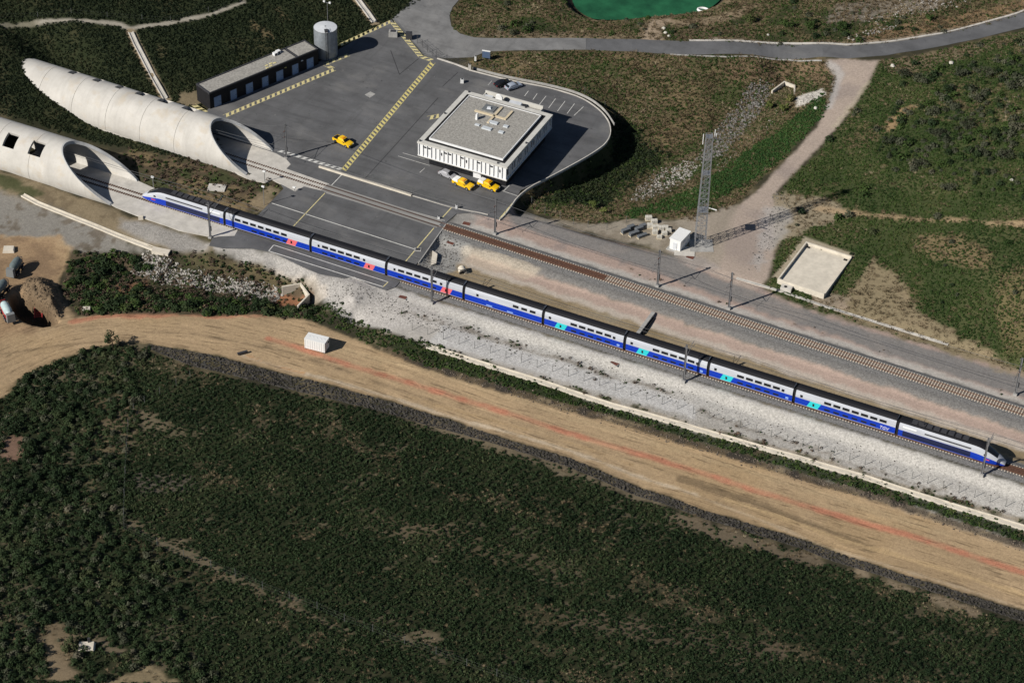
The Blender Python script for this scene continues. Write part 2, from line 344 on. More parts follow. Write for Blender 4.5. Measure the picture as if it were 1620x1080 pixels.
on_road([(112,508),(160,500),(260,499),(330,501),(420,500)], 1.3, 'red', .7, .4, .9)
on_road([(105,503),(150,495),(260,494),(330,497)], 1.2, 'brown', .6, .5, 1.0)
for px, wd, c, op in [([(230,525),(300,527),(380,541),(480,563),(560,590)], .5, 'brown', .55), ([(0,560),(80,548),(160,541),(230,532)], .5, 'brown', .45), ([(380,560),(430,577),(520,600),(700,655),(900,712),(1100,782)], .8, 'cream', .6),
                      ([(1080,757),(1180,792),(1280,830),(1380,868)], 2.2, 'brown', .55), ([(390,562),(430,577),(480,590)], .35, (.5,.25,.09), .8), ([(640,625),(760,660),(900,700),(1000,735)], .5, 'sand2', .8),
                      ([(700,630),(900,695),(1100,758),(1300,818),(1500,878),(1620,920)], .4, 'brown', .25), ([(560,596),(640,620),(760,652)], .4, 'brown', .3), ([(420,545),(560,592),(700,640)], .35, 'brown', .35), ([(500,540),(600,568),(720,600),(900,660),(1200,750),(1500,845)], 1.5, (.40,.30,.18), .5),
                      ([(1150,790),(1300,842),(1450,888),(1620,940)], 1.2, (.52,.37,.2), .6), ([(1040,762),(1150,802),(1300,862),(1450,908),(1620,962)], .6, (.5,.4,.28), .6)]:
    on_road(px, wd, c, op)
lay(field(HEAP, .8, .8), (.17,.125,.08), .9); lay(field(PIT, .5, .4), (.13,.09,.055), .9)
# --- bushes' soil, ditch
DITCH = gpoly([(112,400),(190,400),(255,400),(275,402),(340,400),(420,412),(480,435),(505,455),(500,480),(478,503),(420,497),(330,498),(260,495),(145,497),(120,500),(100,470),(95,445)])
w = field(DITCH, 1, 1.2); lay(w, 'brown', .9); lay(w*patch(0, .2, NF+NM), 'dgreen', .7)
lay(field(gpoly([(300,405),(420,415),(500,440),(480,455),(420,440),(330,425)]), 1, 1.5), 'olive', .8)
lay(field(gpoly([(430,462),(492,468),(485,487),(440,485),(425,475)]), .8, 1), 'redsoil', .8)
lay(field(gpoly([(185,450),(230,445),(235,470),(190,468)]), .8, 1), 'redsoil', .5)
# --- gravel below the near track
xe = 175
w = band(lambda x: -11.5-.012*x, -3.3, -47, xe, .6, .5); lay(w, 'white', .95); GRAIN = np.maximum(GRAIN, w)
w = field(gpoly([(331,388),(400,390),(480,418),(520,432),(545,436),(600,455),(640,470),(700,488),(690,505),(640,520),(600,520),(540,500),(510,480),(500,455),(480,440),(420,420),(350,400)]), .8, 1); lay(w, (.38,.36,.335), .95); GRAIN = np.maximum(GRAIN, w)
w = field(gpoly([(545,465),(620,470),(660,490),(700,505),(800,560),(900,590),(1000,632),(1000,650),(900,620),(800,590),(700,556),(600,520),(545,500)]), .8, 1); lay(w, (.43,.405,.375), .8)
w = band(lambda x: -17.0-.004*x, lambda x: -9.3-.02*(x-40), 15, xe, 1.0, .8); lay(w, (.35,.33,.30), .9); GRAIN = np.maximum(GRAIN, w)
w = band(lambda x: -9.6-.012*x, lambda x: -9.0-.012*x, -30, xe, .4, 1.6); lay(w, 'brown', .55)
w = field(gpoly([(430,425),(500,437),(515,455),(520,470),(505,480),(492,478),(500,462),(480,450)]), .5, .8); lay(w, (.55,.48,.4), .5)
w = field(gpoly([(700,515),(765,535),(845,559),(920,582),(1010,609),(1100,640),(1100,664),(1040,645),(960,623),(880,598),(800,574),(720,551),(680,540)]), .5, .6); lay(w, (.46,.45,.435), .9); GRAIN = np.maximum(GRAIN, w)
WLINE = gpoly([(735,519),(765,532),(794,540),(845,556),(876,565),(921,579),(966,596),(1010,606),(1060,622)]); lay(lfield(WLINE, .7, .4, 1.2), 'brown', .6)
# verge, hedge soil, rubble edge
CHAN = [(676,548),(720,562),(800,587),(880,612),(970,642),(1030,658),(1083,673),(1120,684),(1200,707),(1300,736),(1375,757),(1450,782),(1540,810),(1620,835),(1700,860)]
_up = [q for q in UP if 590 < q[0] < 1700]
HEDGE = gpoly([(600,530),(640,540)]+[(u, v+4) for u, v in CHAN]+[(u, v-9) for u, v in _up[::-1]]); RUBB = gpoly([(u, v-10) for u, v in _up]+[(u, v+1) for u, v in _up[::-1]]); VERGE = gpoly([(u, v-3) for u, v in CHAN]+[(1700,848),(1620,820),(1500,786),(1400,756),(1300,724),(1200,697),(1100,670),(1040,651),(960,629),(880,604),(800,580),(720,557)])
w = field(HEDGE, .4, .5); lay(w, 'dgreen', .95); lay(w*patch(.05, .2, NF), 'brown', .6)
w = field(RUBB, .35, .5); lay(w, 'brown', .85); lay(w*patch(.03, .16, NF), 'dark', .85); lay(w*patch(.06, .22, -NF), 'tan', .7)
w = field(VERGE, .4, .7); lay(w, 'tan', .6); lay(w*patch(-.12, .1, NF), 'dgreen', .8)
# --- between the tracks
w = band(2.6, lambda x: FT(x)-4.6, -36, xe, .5, .8); lay(w, 'tan', .95); lay(w*patch(0, .2, NM+NF*.5), 'dry', .5); lay(w*patch(.05, .25, -NM), (.3,.27,.2), .6)
w = band(lambda x: FT(x)-8.3-.004*x, lambda x: FT(x)-4.7, -34, xe, .8, .8); lay(w, 'pink', .9)
w = band(lambda x: FT(x)-9.8-.004*x, lambda x: FT(x)-8.0, -34, xe, .6, .8); lay(w, (.50,.44,.38), .8)
w = band(lambda x: FT(x)-4.9, lambda x: FT(x)+2.9, -36, xe, .5, .5); lay(w, 'ballast'); GRAIN = np.maximum(GRAIN, w)
w = band(-2.8, 2.75, -60, xe, .15, .12); lay(w, 'ballast'); GRAIN = np.maximum(GRAIN, w)
w = field(gpoly([(716,345),(722,338),(745,336),(789,347),(780,372),(740,378),(700,372)]), .6, .6); lay(w, 'grey', .9)
w = field(gpoly([(705,356),(740,375),(745,395),(720,425),(690,440),(660,425),(665,412)]), .8, 1); lay(w, (.3,.295,.28), .95); GRAIN = np.maximum(GRAIN, w)
w = field(gpoly([(735,392),(800,398),(860,425),(830,440),(760,425),(730,415)]), 1, 1.2); lay(w, 'cream', .55)
# --- far side of the far track
w = band(lambda x: FT(x)+2.7, lambda x: FT(x)+4.8, -30, xe, .5, .7); lay(w, (.46,.43,.39), .9)
w = band(lambda x: FT(x)+4.3, lambda x: FT(x)+14.2, -30, xe, .8, .8); lay(w, 'pink', .85); lay(w*patch(.02, .2, NF), 'mauve', .7)
SROAD = gpoly([(800,340),(830,337),(870,350),(930,372),(985,388),(1060,405),(1120,434),(1200,462),(1300,500),(1435,541),(1560,578),(1700,618),(1700,655),(1600,622),(1500,592),(1400,560),(1309,526),(1200,491),(1120,464),(1040,432),(930,394),(870,376),(820,356)])
w = field(SROAD, .8, .7); lay(w, (.205,.195,.185), .95); lay(w*patch(.0, .2, NM), (.25,.225,.205), .8)
# --- slope by the parking, rock ditch, grass
GRS = gpoly([(742,100),(760,86),(830,83),(930,82),(1100,90),(1250,96),(1310,100),(1322,120),(1310,165),(1240,250),(1150,330),(1100,350),(1000,345),(940,355),(850,338),(826,318),(830,305),(880,278),(940,248),(968,222),(968,196),(955,176),(925,154),(870,136),(800,122)])
w = field(GRS, .7, .8); lay(w, 'olive'); lay(w*patch(-.05, .18, NM+NF*.5), 'dry', .75); lay(w*patch(.0, .2, -NM+NF*.3), 'green', .8)
lay(field(gpoly([(975,195),(1010,200),(1020,230),(1060,240),(1010,280),(960,330),(850,320),(900,275),(960,235)]), 3, 1), 'dgreen', .9)
lay(field(gpoly([(1140,95),(1250,97),(1320,100),(1315,140),(1250,120),(1200,140),(1150,130)]), 2, 1.5), (.2,.135,.085), .7)
lay(field(gpoly([(1050,190),(1110,180),(1110,215),(1050,250),(1040,225)]), 2, 1.5), 'dry', .7)
lay(field(gpoly([(1175,140),(1215,130),(1215,160),(1190,195),(1150,230),(1115,250),(1080,275),(1030,310),(1005,318),(1005,300),(1040,270),(1100,235),(1130,200)]), 1, 1), 'brown', .9)
lay(field(gpoly([(1300,150),(1310,168),(1240,250),(1190,285),(1100,330),(1000,345),(960,345),(1030,325),(1110,290),(1180,240),(1240,200)]), 1, .8), 'green', .9)
# --- dirt path up to the road
PATH = gpoly([(1306,94),(1325,113),(1322,135),(1306,176),(1290,205),(1246,252),(1199,302),(1165,330),(1148,350),(1130,400),(1110,425),(1150,445),(1190,458),(1215,440),(1225,410),(1225,380),(1240,350),(1248,330),(1228,305),(1248,282),(1290,240),(1322,205),(1348,173),(1372,135),(1392,96)])
w = field(PATH, .6, .6); lay(w, (.40,.325,.27), .95); lay(w*patch(0, .2, NM), 'mauve', .5)
lay(lfield(gpoly([(1312,100),(1328,118),(1322,142),(1310,170)]), 2, .6, .6), (.40,.38,.36), .7); lay(lfield(gpoly([(1375,130),(1350,165),(1320,200)]), 1.6, .6, .8), (.42,.36,.27), .7)
lay(field(gpoly([(1255,155),(1300,142),(1308,150),(1290,160),(1262,168)]), .6, .6), (.62,.58,.52), .9)
w = field(gpoly([(850,345),(985,380),(1060,400),(1110,400),(1150,330),(1105,340),(1060,350),(990,348),(930,355)]), 1, 1.2); lay(w, (.31,.27,.215), .9); lay(w*patch(.0, .2, NF), 'brown', .4)
lay(field(gpoly([(1060,395),(1105,395),(1130,410),(1140,425),(1090,425)]), 1, 1), (.33,.29,.26), .9)
# --- hill at the side
RHILL = gpoly([(1392,98),(1440,92),(1500,78),(1640,42),(1800,0),(1800,640),(1620,590),(1500,556),(1435,537),(1300,494),(1215,460),(1228,410),(1240,355),(1228,310),(1250,286),(1292,242),(1325,205),(1350,172),(1375,135)])
w = field(RHILL, 1, 1); lay(w, (.075,.082,.034)); lay(w*patch(-.12, .12, NM+NF*.4), 'green', .85); lay(w*patch(.04, .22, NL+NF*.5), 'dry', .65)
for q, c, o in [([(1235,300),(1330,320),(1340,345),(1290,360),(1240,380),(1225,400),(1222,350)], (.33,.27,.19), .8), ([(1290,325),(1420,340),(1520,348),(1620,353),(1700,356),(1700,360),(1620,357),(1500,352),(1400,346),(1290,333)], 'sand', .8),
              ([(1345,455),(1380,410),(1420,440),(1450,490),(1500,520),(1560,560),(1620,585),(1620,598),(1500,556),(1400,525),(1320,495)], (.32,.25,.16), .7), ([(1450,370),(1520,375),(1570,400),(1560,430),(1500,415),(1450,395)], 'dry', .8),
              ([(1580,430),(1640,420),(1640,560),(1590,560),(1575,490)], (.2,.16,.08), .7), ([(1395,98),(1500,80),(1640,44),(1640,60),(1500,100),(1410,120)], (.2,.15,.1), .7), ([(1400,195),(1440,165),(1448,170),(1410,205)], (.35,.24,.13), .8),
              ([(1270,450),(1345,470),(1340,490),(1290,485)], (.33,.26,.2), .7), ([(1210,330),(1250,330),(1245,370),(1215,400),(1200,430),(1190,420)], (.40,.38,.36), .6)]:
    lay(field(gpoly(q), 1.0, 1.6), c, o)
# --- beyond the road
UPR = gpoly([(735,-10),(712,22),(718,48),(750,60),(930,61),(1100,66),(1280,72),(1345,73),(1435,64),(1530,47),(1640,14),(1800,-40),(1500,-80),(1000,-80),(800,-40)])
w = field(UPR, .6, .6); lay(w, 'olive'); lay(w*patch(-.05, .15, NM+NF*.4), 'dgreen', .8); lay(w*patch(.05, .25, NF+NL), 'dry', .8)
for q, c, o in [([(1012,45),(1030,30),(1060,30),(1045,48),(1050,65),(1010,65)], (.36,.28,.2), .9), ([(1060,35),(1150,22),(1180,5),(1200,10),(1150,35),(1080,48)], (.33,.25,.17), .7), ([(1340,60),(1430,40),(1530,20),(1620,0),(1640,8),(1530,42),(1435,60),(1345,70)], (.23,.15,.085), .8),
              ([(755,50),(930,54),(1010,57),(1010,62),(750,60)], (.27,.21,.14), .7), ([(1330,5),(1400,0),(1500,-5),(1480,15),(1400,25),(1360,35),(1300,40)], (.28,.24,.2), .6), ([(1060,45),(1120,40),(1200,50),(1180,62),(1060,62)], 'brown', .7)]:
    lay(field(gpoly(q), 1.0, 1.5), c, o)
lay(field(gpoly([(1120,60),(1280,67),(1345,68),(1435,58),(1530,41),(1640,8),(1640,14),(1530,47),(1435,64),(1345,73),(1280,72),(1120,66)]), .5, .3), (.4,.34,.27), .6)
w = sstep(-3.2, -.5, _dp)*sstep(1.0, -.2, _dp); lay(w, 'dark', .9)
w = sstep(-5.5, -3.2, _dp)*sstep(-2.6, -3.2, _dp); lay(w*patch(-.2, .1, NF), 'tan', .5)
# --- foreground details
lay(pale*field(gpoly([(-80,690),(230,560),(900,750),(1640,1000),(1800,1250),(-80,1250)]), 1, 1), (.085,.075,.042), .6)
for q, c, o in [([(215,650),(250,655),(300,680),(280,695),(235,680)], (.2,.16,.1), .5), ([(150,620),(215,625),(215,690),(180,720),(150,700)], (.2,.14,.085), .35), ([(0,690),(35,690),(40,730),(0,735)], (.28,.17,.12), .8),
              ([(180,822),(230,828),(290,862),(340,890),(400,920),(480,960),(520,985),(610,1010),(680,1000),(690,1012),(600,1022),(480,975),(330,905),(220,842)], (.21,.165,.105), .65), ([(75,1005),(100,1030),(120,1080),(60,1080),(70,1040)], (.28,.21,.13), .9), ([(170,1080),(230,1050),(290,1080)], (.31,.24,.14), .9),
              ([(75,960),(95,985),(120,1020),(110,1040),(85,1010)], (.22,.165,.1), .8), ([(120,1005),(170,1010),(220,1035),(210,1045),(150,1025)], (.22,.17,.11), .8), ([(60,820),(90,800),(130,780),(160,690),(175,690),(150,790),(100,830)], (.2,.16,.09), .45),
              ([(560,800),(700,830),(860,880),(880,905),(780,890),(620,840)], (.16,.12,.075), .5), ([(880,960),(1060,985),(1250,1020),(1240,1050),(1050,1020),(900,990)], (.16,.12,.08), .55), ([(200,745),(300,750),(320,775),(210,780)], (.13,.11,.085), .7),
              ([(1045,803),(1130,831),(1240,866),(1300,886),(1330,900),(1250,889),(1130,852),(1060,822)], (.25,.19,.13), .6), ([(1330,900),(1450,942),(1560,978),(1640,1004),(1640,996),(1540,962),(1440,931),(1340,898)], (.27,.21,.14), .85), ([(640,650),(760,685),(880,730),(1050,790),(1060,805),(900,755),(740,700),(640,665)], (.2,.16,.105), .7)]:
    lay(field(gpoly(q), 1.0, 2.0), c, o)
lay(lfield(gpoly([(60,36),(110,32),(185,38),(205,46),(260,38),(330,24),(385,4)]), 1.2, .4, .4), (.42,.38,.31), .9)
for q in [[(0,40),(60,36)],]: lay(lfield(gpoly(q), 1.0, .4, .5), (.3,.27,.2), .7)
lay(field(gpoly([(400,35),(430,50),(440,62),(425,60),(400,45)]), .8, 1.2), 'dry', .7); lay(field(gpoly([(250,70),(262,85),(255,95),(246,80)]), .8, 1.2), 'olive', .8); lay(field(gpoly([(440,12),(455,30),(448,32),(436,16)]), .5, 1), 'dry', .6)
lay(field(gpoly([(282,150),(310,140),(325,165),(300,170),(280,165)]), .8, 1), 'tan', .7)

for q in ([(207,52),(215,70),(228,95),(240,118),(252,140),(262,157)],[(556,-14),(570,6),(582,22),(592,36)]): lay(lfield(gpoly(q), 2.6, .3, .1), 'tan', 1)
lay(field(gpoly([(1095,345),(1165,325),(1155,370),(1138,420),(1100,405)]), 1, 1), (.33,.28,.225), .9)
for q in ([(1222,438),(1305,472),(1352,402),(1272,374)],[(1055,392),(1075,402),(1095,384),(1075,372)]): lay(field(gpoly(q), .4, 0), (.35,.3,.22), 1)
def make_ground():
    nv, nu = GX.shape; me = bpy.data.meshes.new('ground')
    co = np.stack([GX, GY, GZ], -1).reshape(-1, 3).astype(np.float32)
    idx = np.arange(nv*nu).reshape(nv, nu)
    q = np.stack([idx[:-1, :-1], idx[:-1, 1:], idx[1:, 1:], idx[1:, :-1]], -1).reshape(-1, 4).astype(np.int32)
    me.vertices.add(len(co)); me.vertices.foreach_set('co', co.ravel()); me.loops.add(q.size); me.loops.foreach_set('vertex_index', q.ravel())
    me.polygons.add(len(q)); me.polygons.foreach_set('loop_start', np.arange(0, q.size, 4, dtype=np.int32)); me.polygons.foreach_set('loop_total', np.full(len(q), 4, np.int32))
    me.polygons.foreach_set('use_smooth', np.ones(len(q), bool)); me.update(calc_edges=True)
    a = me.color_attributes.new('cover', 'FLOAT_COLOR', 'POINT'); a.data.foreach_set('color', np.concatenate([GC, np.ones(GX.shape+(1,))], -1).reshape(-1).astype(np.float32))
    a = me.attributes.new('lane', 'FLOAT_VECTOR', 'POINT'); a.data.foreach_set('vector', np.stack([RS, RT, STRK], -1).reshape(-1).astype(np.float32))
    a = me.attributes.new('grain', 'FLOAT', 'POINT'); a.data.foreach_set('value', GRAIN.reshape(-1).astype(np.float32))
    m = bpy.data.materials.new('ground_cover'); m.use_nodes = True; nt = m.node_tree; b = nt.nodes['Principled BSDF']; N = nt.nodes.new; L = nt.links.new
    b.inputs['Roughness'].default_value = 0.95; b.inputs['Specular IOR Level'].default_value = 0.1
    ac = N('ShaderNodeAttribute'); ac.attribute_name = 'cover'; al = N('ShaderNodeAttribute'); al.attribute_name = 'lane'; ag = N('ShaderNodeAttribute'); ag.attribute_name = 'grain'
    geo = N('ShaderNodeNewGeometry')
    def noise(scale, src=None, det=3, rough=.6):
        n = N('ShaderNodeTexNoise'); n.inputs['Scale'].default_value = scale; n.inputs['Detail'].default_value = det; n.inputs['Roughness'].default_value = rough
        L(src or geo.outputs['Position'], n.inputs['Vector']); return n.outputs['Fac']
    def mr(src, a0, a1, b0, b1):
        n = N('ShaderNodeMapRange'); n.inputs[1].default_value = a0; n.inputs[2].default_value = a1; n.inputs[3].default_value = b0; n.inputs[4].default_value = b1; L(src, n.inputs[0]); return n.outputs[0]
    def math_(op, x, y):
        n = N('ShaderNodeMath'); n.operation = op
        for k, s_ in enumerate((x, y)):
            if isinstance(s_, (int, float)): n.inputs[k].default_value = s_
            else: L(s_, n.inputs[k])
        return n.outputs[0]
    fine0 = mr(noise(1.6, det=4, rough=.7), .3, .7, .84, 1.16); fm = N('ShaderNodeMix'); fm.data_type = 'FLOAT'; fm.inputs[3].default_value = 1.0; L(ag.outputs['Fac'], fm.inputs[0]); L(fine0, fm.inputs[2]); fine = fm.outputs[0]
    speck = mr(noise(4.5, det=2), .3, .7, .86, 1.14)
    mp = N('ShaderNodeMapping'); mp.inputs['Scale'].default_value = (.05, .9, 0); L(al.outputs['Vector'], mp.inputs[0])
    st = mr(noise(1.0, mp.outputs[0], 4, .6), .3, .7, .87, 1.1)
    sx = N('ShaderNodeSeparateXYZ'); L(al.outputs['Vector'], sx.inputs[0])
    mixs = N('ShaderNodeMix'); mixs.data_type = 'FLOAT'; mixs.inputs[2].default_value = 1.0; L(sx.outputs[2], mixs.inputs[0]); L(st, mixs.inputs[3])
    def masked(src, lo, hi, amt):             # ruts, clods and dry crust where vehicles run
        n = mr(src, lo, hi, 1.0, amt); m_ = N('ShaderNodeMix'); m_.data_type = 'FLOAT'; m_.inputs[2].default_value = 1.0; L(sx.outputs[2], m_.inputs[0]); L(n, m_.inputs[3]); return m_.outputs[0]
    def lane(a, c, sc=1.0, det=3):
        q = N('ShaderNodeMapping'); q.inputs['Scale'].default_value = (a, c, 0); L(al.outputs['Vector'], q.inputs[0]); return noise(sc, q.outputs[0], det, .55)
    k = math_('MULTIPLY', math_('MULTIPLY', fine, speck), mixs.outputs[0])
    k = math_('MULTIPLY', k, masked(lane(.16, 1.4), .57, .66, .62)); k = math_('MULTIPLY', k, masked(lane(.05, 2.6, 1, 2), .6, .68, .72)); k = math_('MULTIPLY', k, masked(noise(1.1, det=3), .64, .72, .7)); k = math_('MULTIPLY', k, masked(lane(.09, .5), .58, .7, 1.14)); k = math_('MULTIPLY', k, masked(noise(5.0, det=2), .62, .72, .8))
    vor = N('ShaderNodeTexVoronoi'); vor.inputs['Scale'].default_value = 3.4; L(geo.outputs['Position'], vor.inputs['Vector'])
    sxx = N('ShaderNodeSeparateColor'); L(vor.outputs['Color'], sxx.inputs[0])
    gk = mr(sxx.outputs[0], 0, 1, .78, 1.16); mg = N('ShaderNodeMix'); mg.data_type = 'FLOAT'; mg.inputs[2].default_value = 1.0; L(ag.outputs['Fac'], mg.inputs[0]); L(gk, mg.inputs[3])
    k = math_('MULTIPLY', k, mg.outputs[0])
    vm = N('ShaderNodeVectorMath'); vm.operation = 'SCALE'; L(ac.outputs['Color'], vm.inputs[0]); L(k, vm.inputs['Scale'])
    L(vm.outputs[0], b.inputs['Base Color'])
    bp = N('ShaderNodeBump'); bp.inputs['Strength'].default_value = .28; bp.inputs['Distance'].default_value = .12; L(noise(4.5, det=4, rough=.7), bp.inputs['Height']); L(bp.outputs[0], b.inputs['Normal'])
    me.materials.append(m); o = bpy.data.objects.new('ground', me); col.objects.link(o); o['kind'] = 'structure'
    return o
make_ground()

# ---------------------------------------------------------------- plant cover, far too many plants to count
def leaf_clump(n, r, h, size, seed, up=0.3, flat=0.0):
    g = np.random.default_rng(seed); V = []; F = []
    for i in range(n):
        a = g.uniform(0, 6.283); e = math.asin(g.uniform(0, 1)); rr = g.uniform(.55, 1.0)
        p = np.array([math.cos(a)*math.cos(e)*r*rr, math.sin(a)*math.cos(e)*r*rr, h*(.08+.92*math.sin(e)*rr)])
        nrm = np.array([math.cos(a)*math.cos(e), math.sin(a)*math.cos(e), math.sin(e)+up])+g.normal(0, .45, 3); nrm /= np.linalg.norm(nrm)
        t = np.cross(nrm, g.normal(0, 1, 3)); t /= np.linalg.norm(t); b_ = np.cross(nrm, t); s = size*g.uniform(.6, 1.3)
        o = len(V); V += [p+t*s, p+b_*s*.7-t*s*.2, p-t*s*.9, p-b_*s*.7+nrm*s*.25]; F += [(o, o+1, o+2), (o, o+2, o+3)]
    return V, F
def blade_clump(n, r, h, seed):
    g = np.random.default_rng(seed); V = []; F = []
    for i in range(n):
        a = g.uniform(0, 6.283); rr = r*math.sqrt(g.uniform(0, 1)); p = np.array([math.cos(a)*rr*.5, math.sin(a)*rr*.5, 0]); q = np.array([math.cos(a)*rr*1.3, math.sin(a)*rr*1.3, h*g.uniform(.5, 1.0)])
        w = np.array([-math.sin(a), math.cos(a), 0])*.05*g.uniform(.7, 1.6)*(h/.5); o = len(V); V += [p-w, p+w, q+w*.3, q-w*.3]; F.append((o, o+1, o+2, o+3))
    return V, F
def plant_mat(name, ca, cb, cc=None):
    m = bpy.data.materials.new(name); m.use_nodes = True; nt = m.node_tree; b = nt.nodes['Principled BSDF']; N = nt.nodes.new; L = nt.links.new
    b.inputs['Roughness'].default_value = .75; b.inputs['Specular IOR Level'].default_value = .15
    oi = N('ShaderNodeObjectInfo'); geo = N('ShaderNodeNewGeometry'); r = N('ShaderNodeValToRGB')
    n = N('ShaderNodeTexNoise'); n.inputs['Scale'].default_value = .09; n.inputs['Detail'].default_value = 4; L(oi.outputs['Location'], n.inputs['Vector'])
    a = N('ShaderNodeMath'); a.operation = 'MULTIPLY_ADD'; a.inputs[1].default_value = .55; L(oi.outputs['Random'], a.inputs[0])
    c = N('ShaderNodeMath'); c.operation = 'MULTIPLY_ADD'; c.inputs[1].default_value = 1.6; c.inputs[2].default_value = -.55; L(n.outputs['Fac'], c.inputs[0]); L(c.outputs[0], a.inputs[2])
    L(a.outputs[0], r.inputs[0]); e = r.color_ramp.elements; e[0].position = .1; e[0].color = (*ca, 1); e[1].position = .75; e[1].color = (*cb, 1)
    if cc: x = e.new(.95); x.color = (*cc, 1)
    L(r.outputs[0], b.inputs['Base Color']); return m
PROTO = {}
def proto(key, vf, m):
    me = bpy.data.meshes.new(key); me.from_pydata([tuple(p) for p in vf[0]], [], vf[1]); me.materials.append(m); PROTO[key] = bpy.data.objects.new(key, me); return PROTO[key]
MG_D = plant_mat('leaf_dark', (.012,.024,.009), (.028,.046,.017), (.055,.066,.028))
MG_H = plant_mat('leaf_hill', (.010,.018,.008), (.024,.034,.014), (.045,.048,.022))
MG_G = plant_mat('leaf_green', (.022,.044,.011), (.048,.078,.019), (.085,.092,.034))
MG_S = plant_mat('leaf_grey', (.035,.042,.024), (.075,.08,.05), (.12,.11,.075))
MG_B = plant_mat('leaf_bright', (.06,.085,.02), (.11,.125,.035), (.15,.13,.05))
MG_Y = plant_mat('leaf_dry', (.085,.066,.036), (.18,.135,.08), (.27,.22,.14))
MG_R = plant_mat('leaf_brown', (.055,.04,.03), (.10,.07,.05), (.16,.1,.06))
for i in range(3):
    proto('tuft_dark%d' % i, leaf_clump(18, .5, .46, .22, 10+i), MG_D); proto('tuft_hill%d' % i, leaf_clump(17, .5, .42, .23, 20+i), MG_H); proto('tuft_green%d' % i, leaf_clump(16, .5, .36, .23, 30+i), MG_G)
    proto('bush_dark%d' % i, leaf_clump(110, 1.0, 1.15, .2, 40+i), MG_D); proto('bush_grey%d' % i, leaf_clump(110, 1.0, .95, .2, 50+i), MG_S); proto('bush_green%d' % i, leaf_clump(100, 1.0, 1.1, .2, 55+i), MG_G)
    proto('blade_dry%d' % i, blade_clump(18, .5, .38, 60+i), MG_Y); proto('blade_bright%d' % i, blade_clump(22, .5, 1.0, 70+i), MG_B); proto('tuft_brown%d' % i, leaf_clump(26, .6, .7, .2, 80+i), MG_R)
def cover(name, keys, dens, smin, smax, label, seed):
    """plants spread over the ground sheet at dens plants per square metre"""
    g = np.random.default_rng(seed); cell = np.where(INNER, GS*GS, 0)
    n = g.poisson(np.clip(dens, 0, 8)*cell); jj, ii = np.nonzero(n[:-1, :-1]); k = n[jj, ii]; jj = np.repeat(jj, k); ii = np.repeat(ii, k)
    fu = g.random(len(jj)); fv = g.random(len(jj))
    def bl(A): return (A[jj, ii]*(1-fu)+A[jj, ii+1]*fu)*(1-fv)+(A[jj+1, ii]*(1-fu)+A[jj+1, ii+1]*fu)*fv
    P = np.stack([bl(GX), bl(GY), bl(GZ)-.03], -1).astype(np.float32)
    if len(P) == 0: return
    me = bpy.data.meshes.new(name); me.vertices.add(len(P)); me.vertices.foreach_set('co', P.ravel())
    a = me.attributes.new('size', 'FLOAT', 'POINT'); a.data.foreach_set('value', (smin+(smax-smin)*g.random(len(P))**1.6).astype(np.float32))
    a = me.attributes.new('turn', 'FLOAT_VECTOR', 'POINT'); a.data.foreach_set('vector', np.stack([g.normal(0, .18, len(P)), g.normal(0, .18, len(P)), g.uniform(0, 6.28, len(P))], -1).ravel().astype(np.float32))
    o = bpy.data.objects.new(name, me); col.objects.link(o); tag(o, label, None, None, 'stuff')
    ng = bpy.data.node_groups.new(name+'_spread', 'GeometryNodeTree'); ng.interface.new_socket('Geometry', in_out='INPUT', socket_type='NodeSocketGeometry'); ng.interface.new_socket('Geometry', in_out='OUTPUT', socket_type='NodeSocketGeometry')
    N = ng.nodes.new; L = ng.links.new; gi = N('NodeGroupInput'); go = N('NodeGroupOutput'); ip = N('GeometryNodeInstanceOnPoints'); jn = N('GeometryNodeJoinGeometry')
    for kx in keys:
        ob = N('GeometryNodeObjectInfo'); ob.inputs['Object'].default_value = PROTO[kx]; ob.inputs['As Instance'].default_value = True; L(ob.outputs['Geometry'], jn.inputs[0])
    ip.inputs['Pick Instance'].default_value = True; L(gi.outputs[0], ip.inputs['Points']); L(jn.outputs[0], ip.inputs['Instance'])
    s = N('GeometryNodeInputNamedAttribute'); s.data_type = 'FLOAT'; s.inputs[0].default_value = 'size'; L(s.outputs[0], ip.inputs['Scale'])
    t = N('GeometryNodeInputNamedAttribute'); t.data_type = 'FLOAT_VECTOR'; t.inputs[0].default_value = 'turn'; e2 = N('FunctionNodeEulerToRotation'); L(t.outputs[0], e2.inputs[0]); L(e2.outputs[0], ip.inputs['Rotation'])
    L(ip.outputs[0], go.inputs[0]); md = o.modifiers.new('spread', 'NODES'); md.node_group = ng
    return len(P)
lum = GC.mean(-1)
def dark_only(lo=.06, hi=.14): return sstep(hi, lo, lum)
wyard = sstep(-.6, 0, pip(YARD, GX, GY)); wroad = field(ROADP, .4, .3)
FORE = field(gpoly([(-80,690),(0,622),(25,600),(60,580),(110,560),(165,546),(230,552)]+[(u, v+5) for u, v in STRIP_L[1:]]+[(1800,1050),(1800,1250),(-80,1250)]), .5, 1.0)
FLEFT = field(gpoly([(-80,690),(0,622),(60,580),(165,546),(230,548),(215,640),(190,760),(190,850),(300,900),(250,1000),(330,1080),(330,1250),(-80,1250)]), 3, 3)
clr = dark_only(.075, .14)
f_gap = np.clip(.35+1.4*sstep(-.3, .15, NM+NF*.6+.12), 0, 1)
cover('scrub_tufts', ['tuft_dark0','tuft_dark1','tuft_dark2'], FORE*(1-.3*FLEFT)*clr*8.0*(.12+.88*rows)*(1-.6*pale), .42, .98, 'dark green heath plants covering the foreground slope', 1)
cover('dry_stalks', ['blade_dry0','blade_dry1','blade_dry2'], FORE*(1-.6*FLEFT)*(.1+1.5*pale), .45, 1.0, 'pale dry grass between the heath plants of the foreground', 2)
